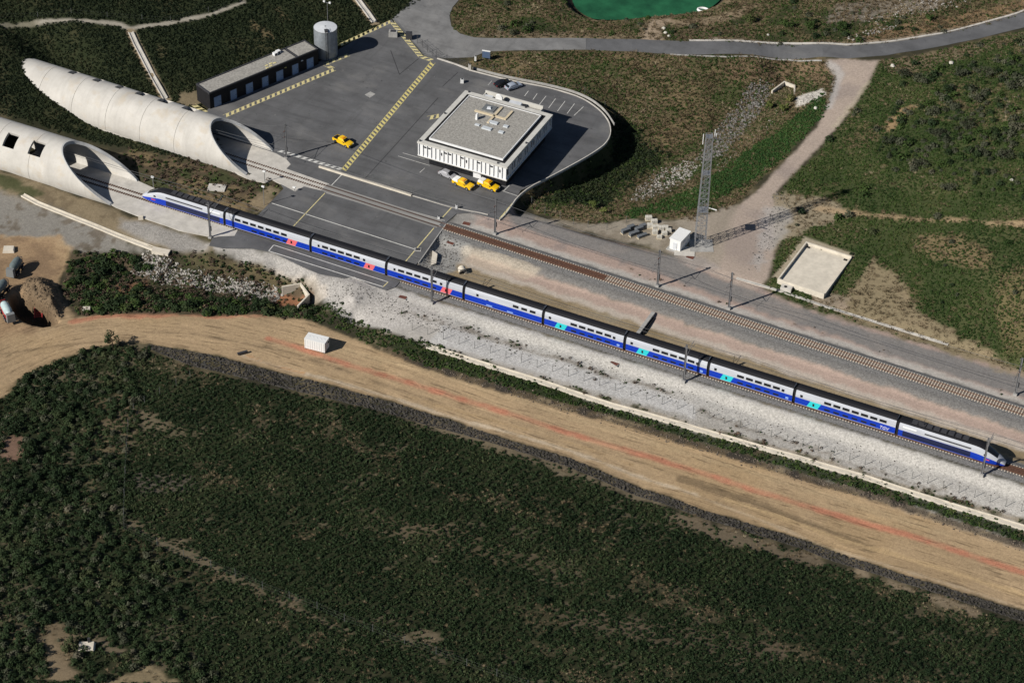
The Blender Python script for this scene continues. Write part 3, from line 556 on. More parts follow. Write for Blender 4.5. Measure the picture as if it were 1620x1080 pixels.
cover('scrub_bushes', ['bush_dark0','bush_dark1','bush_dark2','bush_grey0'], (FLEFT*.5*clr+FORE*.001*clr)*f_gap, .4, 1.15, 'dark evergreen bushes on the foreground slope', 3)
wHh = field(HILL, 1.0, .5)*(1-wyard)
cover('hill_plants', ['tuft_hill0','tuft_hill1','tuft_hill2'], wHh*clr*5.2, .45, 1.0, 'dark green ground cover on the hill around the tunnels', 4)
cover('bank_grass', ['tuft_hill0','tuft_green1','tuft_brown0'], wB*(1-wyard)*1.1*dark_only(.12, .2), .5, 1.2, 'brown and green grass on the bank between the tunnels', 5)
wG = field(GRS, .5, .5)*(1-wyard); wRH = field(RHILL, .8, .6); wU = field(UPR, .5, .5)*sstep(-2.5, -4, _dp)
cover('meadow_grass', ['tuft_green0','tuft_green1','tuft_green2'], ((wG*3.4+wRH*4.6+wU*2.8)*dark_only(.09, .18)), .35, .85, 'green grass and weeds on the meadow slopes beside the yard and path', 6)
cover('meadow_dry', ['blade_dry0','blade_dry1','blade_dry2'], ((wG*3.4+wRH*1.4+wU*3.0)*sstep(.04, .1, lum)*sstep(.3, .2, lum)), .5, 1.35, 'dry brown grass on the meadow slopes', 7)
RB = field(gpoly([(1400,150),(1480,110),(1560,90),(1700,40),(1700,330),(1560,300),(1480,290),(1400,260),(1400,200)]), 5, 4)
cover('hill_bushes', ['bush_grey0','bush_grey1','bush_dark1','bush_green0'], RB*.24*sstep(-.15, .1, NM)+wRH*.006+wU*.045*sstep(-.05, .15, NM), .5, 1.5, 'grey green bushes on the slope below the road bend', 8)
MG_K = plant_mat('leaf_bank', (.022,.055,.014), (.04,.09,.022), (.07,.1,.03))
for i in range(2): proto('tuft_bank%d' % i, leaf_clump(18, .5, .4, .22, 95+i), MG_K)
BANK = field(gpoly([(1300,150),(1310,168),(1240,250),(1190,285),(1100,330),(1000,345),(960,345),(1030,325),(1110,290),(1180,240),(1240,200)]), .7, .8)
cover('bank_plants', ['tuft_bank0','tuft_bank1'], BANK*4.5, .4, .95, 'fresh green plants on the bank between the rock ditch and the dirt path', 10)
dk = field(gpoly([(975,195),(1012,203),(1022,232),(1060,242),(1010,280),(960,325),(850,318),(900,275),(960,235)]), 2, 1)
cover('slope_weeds', ['tuft_hill0','tuft_hill1','tuft_hill2'], dk*(1-wyard)*2.5, .6, 1.4, 'dark weeds on the steep slope below the parking', 9)
DI = field(DITCH, .6, 1.0); hedge = field(gpoly([(120,500),(135,470),(200,455),(300,470),(400,480),(480,488),(492,492),(478,505),(420,499),(330,498),(260,494),(150,496)]), .6, .6); hl = field(gpoly([(112,404),(190,402),(235,405),(235,425),(190,440),(150,460),(125,480),(105,470),(98,445)]), .8, 1)
cover('ditch_bushes', ['bush_dark0','bush_dark1','bush_green0'], (hedge*.55+hl*.5), .6, 1.5, 'dark bushes growing along the rocky ditch', 12)
cover('ditch_weeds', ['tuft_green0','tuft_brown0','tuft_dark0'], DI*1.6*dark_only(.12, .2)+hedge*1.0, .5, 1.3, 'weeds in the rocky ditch', 13)
hd = np.maximum(field(HEDGE, .35, .6), field(gpoly([(478,500),(500,486),(520,478),(560,508),(620,532),(690,548),(720,560),(690,585),(600,550),(540,522),(500,510)]), .5, .8)*.9)
cover('hedge_plants', ['tuft_green0','tuft_dark1','tuft_green2'], hd*3.6, .45, 1.05, 'green hedge of low plants between the dirt road and the drain', 14)
vg = field(VERGE, .4, 1.2)
cover('verge_plants', ['tuft_green0','tuft_dark1','tuft_brown2'], lfield(WLINE, .8, .4, 1.4)*1.6*sstep(-.1, .1, NF)+vg*2.2*sstep(-.15, .12, NF)+band(lambda x: -9.9-.012*x, lambda x: -9.0-.012*x, -30, xe, .4, 1.6)*.5, .35, .9, 'low weeds along the fence on the gravel', 15)
cover('trackside_weeds', ['tuft_brown0','tuft_dark1','blade_dry0'], band(2.9, 5.2, -34, xe, .5, 1.5)*.5*sstep(-.1, .15, NM)+band(lambda x: FT(x)+4.5, lambda x: FT(x)+5.8, -25, xe, .5, 1.5)*.35*sstep(-.1, .15, NF), .35, .9, 'weeds beside the tracks', 16)

# ---------------------------------------------------------------- paving, roads, markings
M_ASPH = mat('asphalt', (.112,.112,.115), .9, .3, .12, bump=.15, bscale=6, detail=9.0)
def wear(m, k=1.0):
    """tyre polish, oil spots and pale dust on a paved surface"""
    nt = m.node_tree; N = nt.nodes.new; L = nt.links.new; b = nt.nodes['Principled BSDF']; src = b.inputs['Base Color'].links[0].from_socket; geo = N('ShaderNodeNewGeometry')
    def layer(src, scale, rot, lo, hi, colr, amt, det=5):
        mp = N('ShaderNodeMapping'); mp.inputs['Rotation'].default_value = (0, 0, rot); mp.inputs['Scale'].default_value = scale; L(geo.outputs['Position'], mp.inputs[0])
        n = N('ShaderNodeTexNoise'); n.inputs['Scale'].default_value = 1; n.inputs['Detail'].default_value = det; n.inputs['Roughness'].default_value = .6; L(mp.outputs[0], n.inputs['Vector'])
        r = N('ShaderNodeMapRange'); r.inputs[1].default_value = lo; r.inputs[2].default_value = hi; r.inputs[3].default_value = 0; r.inputs[4].default_value = amt*k; L(n.outputs['Fac'], r.inputs[0])
        mx = N('ShaderNodeMix'); mx.data_type = 'RGBA'; mx.inputs[7].default_value = (*colr, 1); L(r.outputs[0], mx.inputs[0]); L(src, mx.inputs[6]); return mx.outputs[2]
    src = layer(src, (.06, .5, 1), .35, .5, .72, (.045,.045,.048), .45); src = layer(src, (.5, .05, 1), .75, .55, .72, (.05,.05,.05), .35); src = layer(src, (.08, .11, 1), 0, .55, .75, (.24,.23,.215), .5)
    src = layer(src, (.9, .9, 1), 0, .66, .74, (.03,.03,.032), .55, 2); src = layer(src, (1.3, .5, 1), .3, .68, .76, (.33,.32,.3), .4, 3); src = layer(src, (5, 5, 1), 0, .3, .7, (.16,.16,.16), .2, 2)
    L(src, b.inputs['Base Color']); return m
M_ASPH_OLD = mat('asphalt_worn', (.195,.193,.19), .92, .22, .25, bump=.15, bscale=5, detail=9.0)
M_ASPH_NEW = mat('asphalt_road', (.115,.116,.12), .9, .2, .2, bump=.12, bscale=5, detail=8.0)
M_CONC = mat('concrete_pale', (.53,.50,.45), .9, .16, .5, bump=.1, bscale=4, detail=8.0)
M_CONC_G = mat('concrete_grey', (.36,.35,.33), .9, .2, .8, bump=.1, bscale=4, detail=8.0)
M_CREAM = mat('concrete_cream', (.64,.58,.48), .9, .14, .6, bump=.08, bscale=5, detail=8.0)
M_YEL = mat('paint_yellow', (.62,.53,.2), .8, .3, 2.2, detail=6.0)
M_YEL2 = mat('paint_pale_yellow', (.62,.54,.27), .8, .25, 2.2, detail=6.0)
M_WHT = mat('paint_white', (.62,.61,.57), .8, .25, 2.0, detail=6.0)
M_SEAM = mat('tar_seam', (.03,.03,.032), .8)
M_STEEL = mat('galvanised_steel', (.42,.43,.44), .5, .15, 3, metal=.7)
M_DKST = mat('dark_steel', (.05,.05,.055), .5, .2, 3)
M_WPAINT = mat('white_paint', (.78,.78,.76), .5, .05, 2)
M_BLACK = mat('black_gap', (.012,.012,.013), .7)
wear(M_ASPH); wear(M_ASPH_OLD, .6); wear(M_ASPH_NEW, .5)
yard = MB().prism([tuple(p) for p in YARD], -.6, 0.0).build('pavement', M_ASPH); tag(yard, 'dark grey asphalt yard between the tunnels and the white building', None, None, 'structure')

def ribbon(name, pairs, m, off=.06, n_across=6, step=1.2, kind='structure', thick=.12, parent=None):
    A = [gr(*p[0])[:2] for p in pairs]; B = [gr(*p[1])[:2] for p in pairs]; return ribbon_w(name, A, B, m, off, n_across, step, kind, thick, parent)
def ribbon_w(name, A, B, m, off=.06, n_across=6, step=1.2, kind='structure', thick=.12, parent=None, zf=None):
    RA, RB_ = [], []
    for i in range(len(A)-1):
        k = max(1, int(max(np.hypot(*(A[i+1]-A[i])), np.hypot(*(B[i+1]-B[i])))/step))
        for t in range(k): RA.append(A[i]+(A[i+1]-A[i])*t/k); RB_.append(B[i]+(B[i+1]-B[i])*t/k)
    RA.append(A[-1]); RB_.append(B[-1]); b = MB(); rings = []
    for a, c in zip(RA, RB_):
        row = [a+(c-a)*t/n_across for t in range(n_across+1)]
        zs = [ground_z(*q)+off if zf is None else zf(*q) for q in row]
        ring = [(row[0][0], row[0][1], zs[0]-thick-.1)]+[(q[0], q[1], z) for q, z in zip(row, zs)]+[(row[-1][0], row[-1][1], zs[-1]-thick-.1)]
        rings.append(ring)
    b.loft(rings, closed=False, caps=False); o = b.build(name, m, parent)
    me = o.data
    if me.polygons and sum(p.normal.z*p.area for p in me.polygons) < 0: me.flip_normals()
    if kind: o['kind'] = kind
    return o
def strip(name, px, width, m, off=.06, n=2, kind='structure', world=None, thick=.12, zf=None, step=1.2):
    P = np.array(world if world is not None else [gr(*q)[:2] for q in px]); A = []; B = []
    for i in range(len(P)):
        d = P[min(i+1, len(P)-1)]-P[max(i-1, 0)]; d = d/np.hypot(*d); nrm = np.array([-d[1], d[0]]); A.append(P[i]+nrm*width/2); B.append(P[i]-nrm*width/2)
    return ribbon_w(name, A, B, m, off, n, step, kind, thick, None, zf)
ribbon('road', [((675,-30),(746,-30)),((645,8),(716,12)),((621,30),(711,26)),((640,55),(714,42)),((664,84),(728,54)),((692,91),(751,60)),((748,91),(775,61)),((770,82),(790,61)),((820,80),(820,61)),((927,79),(927,61))], M_ASPH_OLD, .07, 14)['label'] = 'worn pale asphalt road at the yard gate'
ribbon('road', [((927.2,79),(927.2,61)),((1000,82),(1000,62.5)),((1100,87),(1100,66)),((1246,93.5),(1246,71)),((1340,93),(1340,73)),((1403,88),(1400,69)),((1498,72),(1490,55)),((1620,44),(1620,19)),((1760,2),(1760,-25))], M_ASPH_NEW, .08, 8)['label'] = 'dark asphalt road curving past the dirt path'
o = strip('kerb', [(1090,64.8),(1246,69.4),(1340,71.4),(1400,67.4),(1490,53.4),(1620,17.4),(1760,-26.6)], .55, M_CONC, .2, 1); o['label'] = 'pale concrete kerb along the upper side of the road'
o = strip('kerb', [(1060,86.5),(1150,90.5),(1246,95),(1300,96.5)], .35, M_CONC_G, .12, 1); o['label'] = 'thin concrete kerb along the lower side of the road'

def bandmark(name, pts, width, label, m=M_YEL2, bars=True, z=.006, period=1.5, fill=.55, edge=.1):
    """a hazard band of slanting painted bars between two painted edge lines"""
    b = MB()
    for (a, c) in zip(pts[:-1], pts[1:]):
        a = np.array(a[:2]); c = np.array(c[:2]); L = np.hypot(*(c-a)); d = (c-a)/L; n = np.array([-d[1], d[0]])
        if bars:
            k = int(L/period)
            for i in range(k):
                s = (i+.1)*L/k; e = s+period*fill; sl = width*.55
                q = [a+d*s-n*(width/2-edge), a+d*e-n*(width/2-edge), a+d*min(e+sl, L)+n*(width/2-edge), a+d*min(s+sl, L)+n*(width/2-edge)]; b.sheet([tuple(x) for x in q], z)
            for sd in (-1, 1):
                q = [a+n*sd*(width/2-edge*.95), a+n*sd*width/2, c+n*sd*width/2, c+n*sd*(width/2-edge*.95)]; b.sheet([tuple(x) for x in q], z+.002)
        else: b.sheet([tuple(a+n*width/2), tuple(a-n*width/2), tuple(c-n*width/2), tuple(c+n*width/2)], z)
    o = b.build(name, m); tag(o, label, None, None, 'structure'); return o
def pm(*px): return [at(u, v, 0)[:2] for u, v in px]
bandmark('road_marking', pm((355,184),(529,110)), 1.3, 'striped yellow band in front of the black shed')
bandmark('road_marking', pm((527,109),(513.5,102),(552,87)), 1.2, 'zigzag of the striped yellow band by the tank')
bandmark('road_marking', pm((537,72),(619,34)), 1.2, 'striped yellow band behind the tank')
bandmark('road_marking', pm((620,35),(666,90),(684,96)), 1.3, 'striped yellow band at the yard gate')
bandmark('road_marking', pm((685,99),(543,270)), 1.35, 'long striped yellow band across the yard', M_YEL, period=1.35)
bandmark('road_marking', pm((440,238),(541,268)), 1.0, 'worn striped band beside the far track', M_WHT)
bandmark('road_marking', pm((306,166),(326,178)), 1.2, 'striped band at the corner of the black shed')
for a, c, w_, m_, lb in [((541,276),(514,304),.2,M_WHT,'white line from the barrier to the far track'), ((514,305.5),(464.5,357.5),.22,M_YEL2,'yellow line across the asphalt between the tracks'), ((430,321.4),(660,395.4),.22,M_WHT,'white line along the asphalt between the tracks'),
                     ((715,327.5),(699,345),.25,M_YEL2,'yellow line at the far end of the yard'), ((686.5,360.5),(642,413),.25,M_YEL2,'yellow line at the drop beside the near track'), ((811,321.5),(790.5,346),.3,M_YEL2,'yellow line where the service road begins'),
                     ((433,387.5),(425,397),.2,M_WHT,'short end of the white box by the train'), ((425,397),(606,453.6),.22,M_WHT,'long white line below the train'), ((606,453.6),(614,446),.2,M_YEL2,'short yellow end of the box by the train'), ((433,387.5),(614,446),.18,M_WHT,'white line beside the near rail'),
                     ((525,298.5),(704,349),.3,M_CONC_G,'pale edge strip beyond the far track'), ((516,305),(697,358),.3,M_CONC_G,'pale edge strip before the far track'),
                     ((630,247),(680,262),.12,M_WHT,'thin white parking line by the car'), ((637,242),(672,252),.12,M_WHT,'thin white line left of the building'), ((795,302),(819,310),.15,M_WHT,'white line by the pickups'), ((797,302),(806,293),.15,M_WHT,'short white line by the pickups'), ((664,273),(672,266),.12,M_WHT,'short white bay line before the car'),
                     ((778,128),(772,135),.1,M_WHT,'bay line beside the parked cars')]:
    P = [at(*a)[:2], at(*c)[:2]]; bandmark('road_marking', P, w_, lb, m_, False, .004)
for i, (a, c) in enumerate([((836,144),(830,152)),((850,148),(843,158)),((864,152),(853,166)),((879,156),(868,171)),((894,160),(882,176)),((909,164),(897,180)),((923,169),(908,183))]):
    bandmark('road_marking', [at(*a)[:2], at(*c)[:2]], .14, 'white bay line of the parking behind the building', M_WHT, False, .004)['group'] = 'parking bay lines'
bandmark('road_marking', pm((677,187),(696,183)), 1.6, 'striped yellow patch by the corner of the building')
for px, lb in [([(693,155),(578,282)], 'dark tar seam across the yard'), ([(618,80),(632,118)], 'short dark seam below the gate'), ([(632,118),(662,93)], 'slanting dark seam below the gate'), ([(724,115),(700,137)], 'faint dark seam near the building')]:
    bandmark('pavement_seam', pm(*px), .16, lb, M_SEAM, False, .005)
MB().sheet(pm((577,150),(586,145),(594,149),(585,155)), .008).build('pavement_patch', M_CONC_G)['kind'] = 'structure'

# ---------------------------------------------------------------- concrete floors of the tunnels
ap = MB().prism([tuple(at(*q)[:2]) for q in [(183,328),(220,342),(283,364),(334,373.5),(368,381),(377,369),(400,366),(395,345),(250,300),(214,284)]]+[(-122, 5.2), (-150, 5.2), (-150, -5.2), (-106, -5.4)], -.5, -.03).build('pavement', M_CONC); tag(ap, 'pale concrete floor of the near tunnel mouth', None, None, 'structure')
ap = MB().prism([tuple(at(*q)[:2]) for q in [(393,283),(420,289),(430,284),(467,303),(481,295),(514,303),(521,291),(453,267),(460,260),(453,252),(437,243)]]+[(-90, 29.4), (-126, 29.6), (-126, 19), (-90, 18.8)], -.45, .015).build('pavement', M_CONC); tag(ap, 'pale concrete floor of the far tunnel mouth', None, None, 'structure')
cs = MB().prism([(x_, FT(x_)+d_) for x_, d_ in ((-66, -1.5), (-36, -1.5), (-36, 1.5), (-66, 1.5))], -.2, .03).build('pavement', mat('concrete_track', (.27,.26,.245), .9, .25, .5, stretch=(.1, 2, 1))); tag(cs, 'grey concrete strip around the rails set in the yard', None, None, 'structure')

for x0_, x1_, f_ in ((-66, -36, FT), (-72, -45, lambda x: 0*x)):
    b_ = MB()
    for s_ in (-1, 1):
        for e_ in (-.15, .15):
            yy = [f_(x_)+s_*.752+e_ for x_ in (x0_, x1_)]; b_.sheet([(x0_, yy[0]-.07), (x1_, yy[1]-.07), (x1_, yy[1]+.07), (x0_, yy[0]+.07)], .036)
    tag(b_.build('rail_groove', M_SEAM), 'dark grooves beside the rails set in the yard', None, None, 'structure')
# ---------------------------------------------------------------- railway tracks
M_RAIL = mat('rail_steel', (.16,.085,.055), .6, .3, 3, metal=.2)
M_DUST = mat('ballast_dusty', (.15,.115,.095), .95, .5, 2.8)
M_UNDERB = mat('fastening_brown', (.07,.045,.035), .8, .3, 3)
M_SLP = mat('sleeper_concrete', (.56,.48,.385), .9, .18, 1.5)
M_BAL = mat('ballast_grey', (.15,.147,.143), .95, .55, 4.5, bump=.6, bscale=4, detail=3.0)
M_RUST_SHADE = mat('ballast_rust_shade', (.10,.05,.033), .95, .5, 2.8, bump=.6, bscale=4, detail=3.0)  # rust brown, darkened to paint in the shade under the train as well
def track(x0, x1, f, label, xs0, xs1, xr, slab):
    root = empty('railway_track', (0, f(0), 0), math.atan(f(1)-f(0)), label, 'railway track')
    b = MB()
    for x in ((x0, x1),):
        pass
    for s in (-1, 1):
        r = MB().box(((x0+x1)/2, s*.752, -.035), (x1-x0, .13, .16)); r.box(((x0+x1)/2, s*.752, .055), (x1-x0, .072, .03)); r.build('rail', M_RAIL, root)
    prof = [(-3.4, -.62), (-1.75, -.13), (-1.5, -.11), (1.5, -.11), (1.75, -.13), (3.4, -.62)]
    rings = [[(x, p[0]+.08*random.uniform(-1, 1), p[1]) for p in prof] for x in np.linspace(xs0, xs1, 160)]
    o = MB().loft(rings, False, False).build('ballast', M_BAL, root); o['kind'] = 'stuff'
    if o.data.polygons[0].normal.z < 0: o.data.flip_normals()
    o = MB().box(((xs0+xr)/2, 0, -.1), (xr-xs0, 2.05, .15)).build('rusty_shaded_ballast', M_RUST_SHADE, root); o['kind'] = 'stuff'  # rust and painted shade, lifted over the inner sleepers as a dark band
    if xr < xs1:
        o = MB().box(((xr+xs1)/2, 0, -.1), (xs1-xr, 2.05, .03)).build('dusty_ballast', M_DUST, root); o['kind'] = 'stuff'
    sm = MB()
    sm.box((0, -.95, -.09), (.26, .8, .12), 0, .86); sm.box((0, .95, -.09), (.26, .8, .12), 0, .86); sm.box((0, 0, -.09), (.2, 1.12, .08))
    first = None; n = 0; x = xs0+.3
    while x < xs1 and n < 298:
        if first is None: first = sm.build('sleeper', M_SLP, root, loc=(x, 0, 0))
        else: child_copy(first, root, (x, 0, 0))
        x += .6; n += 1
    fb = MB()
    for x in np.arange(slab[0], slab[1], .6):
        for s in (-1, 1): fb.box((x, s*.752, .0), (.3, .62, .11))
    fb.build('rail_fastenings', M_UNDERB, root)['kind'] = 'stuff'
    return root
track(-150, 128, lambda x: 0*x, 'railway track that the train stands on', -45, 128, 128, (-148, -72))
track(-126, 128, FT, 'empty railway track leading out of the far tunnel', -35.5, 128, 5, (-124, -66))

# ---------------------------------------------------------------- train
M_BLUE = mat('livery_blue', (.005,.04,.42), .4, .1, .7, spec=.3); M_NAVY = mat('livery_navy', (.008,.014,.055), .35, .1, .7, spec=.5)
M_SILV = mat('livery_white', (.47,.49,.53), .35, .12, .5, spec=.4, stretch=(.3, 1, 3)); M_ROOF = mat('train_roof', (.009,.009,.012), .7, .3, .6, stretch=(.2, 2, 1)); M_GLASS = mat('dark_glass', (.01,.012,.015), .12, spec=.6)
M_PINK = mat('door_pink', (.74,.15,.165), .45); M_CYAN = mat('door_cyan', (.03,.58,.62), .45); M_UNDER = mat('underframe', (.035,.025,.02), .8, .4, 2); M_LBL = mat('livery_print', (.25,.4,.75), .5); M_REDL = mat('logo_red', (.55,.06,.09), .5)
TRZ = .07
PROF = [(1.36,.60),(1.44,.63),(1.45,.72),(1.45,2.25),(1.45,2.5),(1.41,2.95),(1.29,3.42),(1.08,3.8),(.8,4.08),(.42,4.26),(0,4.31)]
def skin(i0, i1, x0, x1, s, m, name, par, off=0.0):
    b = MB(); pr = [(p[0]+off, p[1]) for p in PROF[i0:i1+1]]
    b.loft([[(x, s*p[0], p[1]) for p in pr] for x in (x0, x1)], False, False); o = b.build(name, m, par, True)
    want = -1 if s < 0 else 1
    if sum(p.normal.y for p in o.data.polygons)*want < 0: o.data.flip_normals()
    return o
train = empty('passenger_train', (0, 0, TRZ), 0, 'long blue and white double deck train with dark roofs leaving the tunnel', 'train')
def yside(z):
    for (a, b_) in zip(PROF[:-1], PROF[1:]):
        if a[1] <= z <= b_[1]: t = (z-a[1])/(b_[1]-a[1]); return a[0]+(b_[0]-a[0])*t
    return 1.4
def panel(x0, x1, z0, z1, s, m, name, par, off=.012, slant=0.0, th=.03):
    y0 = (yside(z0)+off)*s; y1 = (yside(z1)+off)*s; k = th*s
    zz = [z0]+[q[1] for q in PROF if z0 < q[1] < z1]+[z1]; rings = []
    for z in zz:
        y = (yside(z)+off)*s; sl_ = slant*(z-z0)/(z1-z0); rings.append([(x0+sl_, y, z), (x1+sl_, y, z), (x1+sl_, y-k, z), (x0+sl_, y-k, z)])
    b = MB().loft(rings); o = b.build(name, m, par)
    if s > 0: o.data.flip_normals()
    return o
def bogie(x, par):
    b = MB().box((x, 0, .42), (3.6, 2.3, .3)); 
    for dx in (-1.4, 1.4):
        for s in (-1, 1): b.tube((x+dx, s*.68, .46), (x+dx, s*.82, .46), .44, 14)
        b.tube((x+dx, -.7, .46), (x+dx, .7, .46), .1, 8)
    b.build('bogie', M_UNDER, par)
def carriage(xa, xb, wins, low, door, small, extra=None, gap=.33):
    c = part_empty('carriage', train); x0, x1 = xa+gap, xb-gap
    # closed inner body so that nothing shows through
    ring = [(p[0]-.02, p[1]) for p in PROF]+[(-p[0]+.02, p[1]) for p in PROF[::-1][1:]]
    MB().loft([[(x, p[0], p[1]-.02) for p in ring] for x in (x0+.01, x1-.01)]).build('body_shell', M_SILV, c)
    for s in (-1, 1):
        skin(0, 3, x0, x1, s, M_BLUE, 'side_panel', c); skin(3, 7, x0, x1, s, M_SILV, 'upper_panel', c)
        panel(x0, x1, .64, .74, s, M_SILV, 'sill_stripe', c, .006)
    b = MB(); rp = [(p[0], p[1]) for p in PROF[7:]]; rr = [(-p[0], p[1]) for p in rp]+[(p[0], p[1]) for p in rp[::-1][1:]]
    b.loft([[(x, p[0], p[1]) for p in rr] for x in (x0, x1)], False, False); o = b.build('roof', M_ROOF, c, True)
    if o.data.polygons[3].normal.z < 0: o.data.flip_normals()
    g = MB().box((xb, 0, 2.1), (.8, 2.3, 3.2)); g.build('gangway', M_BLACK, c)
    MB().box(((x0+x1)/2, 0, .33), (x1-x0-3, 2.2, .3)).build('underframe', M_UNDER, c)
    for (w0, w1) in wins:
        for s in (-1, 1): panel(w0, w1, 2.62, 3.2, s, M_GLASS, 'window', c)
    for (w0, w1) in small:
        for s in (-1, 1): panel(w0, w1, 2.5, 3.1, s, M_GLASS, 'window', c)
    for (w0, w1) in low:
        for s in (-1, 1): panel(w0, w1, 1.05, 1.5, s, M_GLASS, 'lower_window', c)
    if door:
        d0, dm, sl = door
        for s in (-1, 1):
            panel(d0, d0+2.3, .75, 2.25, s, dm, 'door', c, .014, sl); panel(d0+.85+sl*.5, d0+1.25+sl*.5, 1.15, 1.85, s, M_GLASS, 'door_window', c, .024)
    bogie(xb if extra == 'mid' else x1-1.2, c); bogie(x0+1.2, c)
    return c
CUM = [0, 22.15, 44.0, 62.7, 81.4, 100.1, 118.8, 137.5, 156.2, 178.05, 200.2]
X = [q-100 for q in CUM]
def row(x0, n, w, p): return [(x0+i*p, x0+i*p+w) for i in range(n)]
c = carriage(X[1], X[2], row(X[1]+2.7, 7, 1.45, 1.96), row(X[1]+6.9, 5, 1.35, 1.98), (X[2]-6.2, M_PINK, .65), [])
for i in (2, 3):
    c = carriage(X[i], X[i+1], row(X[i]+2.9, 5, 1.5, 1.96), row(X[i]+2.9, 5, 1.3, 1.98), (X[i+1]-5.6, M_PINK, .65), [(X[i]+1.8, X[i]+2.3), (X[i]+13.0, X[i]+13.6)])
c = carriage(X[4], X[5], row(X[4]+11.6, 3, 1.35, 1.98), [], None, [(X[4]+3.0, X[4]+3.55)])
for s in (-1, 1): panel(X[4]+5.4, X[4]+5.95, 2.25, 2.45, s, M_GLASS, 'vent', c); panel(X[4]+5.4, X[4]+6.8, .9, 1.2, s, M_LBL, 'lettering', c); panel(X[4]+10.3, X[4]+11.7, .9, 1.2, s, M_LBL, 'lettering', c)
for i in (5, 6, 7):
    c = carriage(X[i], X[i+1], row(X[i]+6.3, 5, 1.5, 1.95), row(X[i]+6.5, 5, 1.2, 1.95), (X[i]+2.7, M_CYAN, .65), [(X[i]+1.3, X[i]+1.85), (X[i]+16.0, X[i]+16.6)])
    for s in (-1, 1): panel(X[i]+17.0, X[i]+17.6, 1.0, 1.5, s, M_LBL, 'lettering', c)
c = carriage(X[8], X[9], row(X[8]+6.4, 7, 1.5, 1.95), row(X[8]+6.6, 6, 1.2, 1.95), (X[8]+2.9, M_CYAN, .65), [(X[8]+1.3, X[8]+1.85)])
def text_mesh(body, size):
    cu = bpy.data.curves.new('lettering', 'FONT'); cu.body = body; cu.size = size; cu.extrude = .01; cu.align_x = 'CENTER'; cu.align_y = 'CENTER'; cu.shear = .2
    t = bpy.data.objects.new('tmp', cu); col.objects.link(t); bpy.context.view_layer.update()
    me = bpy.data.meshes.new_from_object(t.evaluated_get(bpy.context.evaluated_depsgraph_get())); bpy.data.objects.remove(t); return me
def side_text(body, size, x, z, s, m, par, off=.02):
    me = text_mesh(body, size); me.materials.clear(); me.materials.append(m); o = bpy.data.objects.new('lettering', me); col.objects.link(o); o.parent = par
    o.rotation_euler = (math.pi/2, 0, 0 if s < 0 else math.pi); o.location = (x, s*(yside(z)+off), z); return o
side_text('TGV', 1.0, X[9]-2.6, 1.3, -1, M_WPAINT, c); side_text('TGV', 1.0, X[9]-2.6, 1.3, 1, M_WPAINT, c)

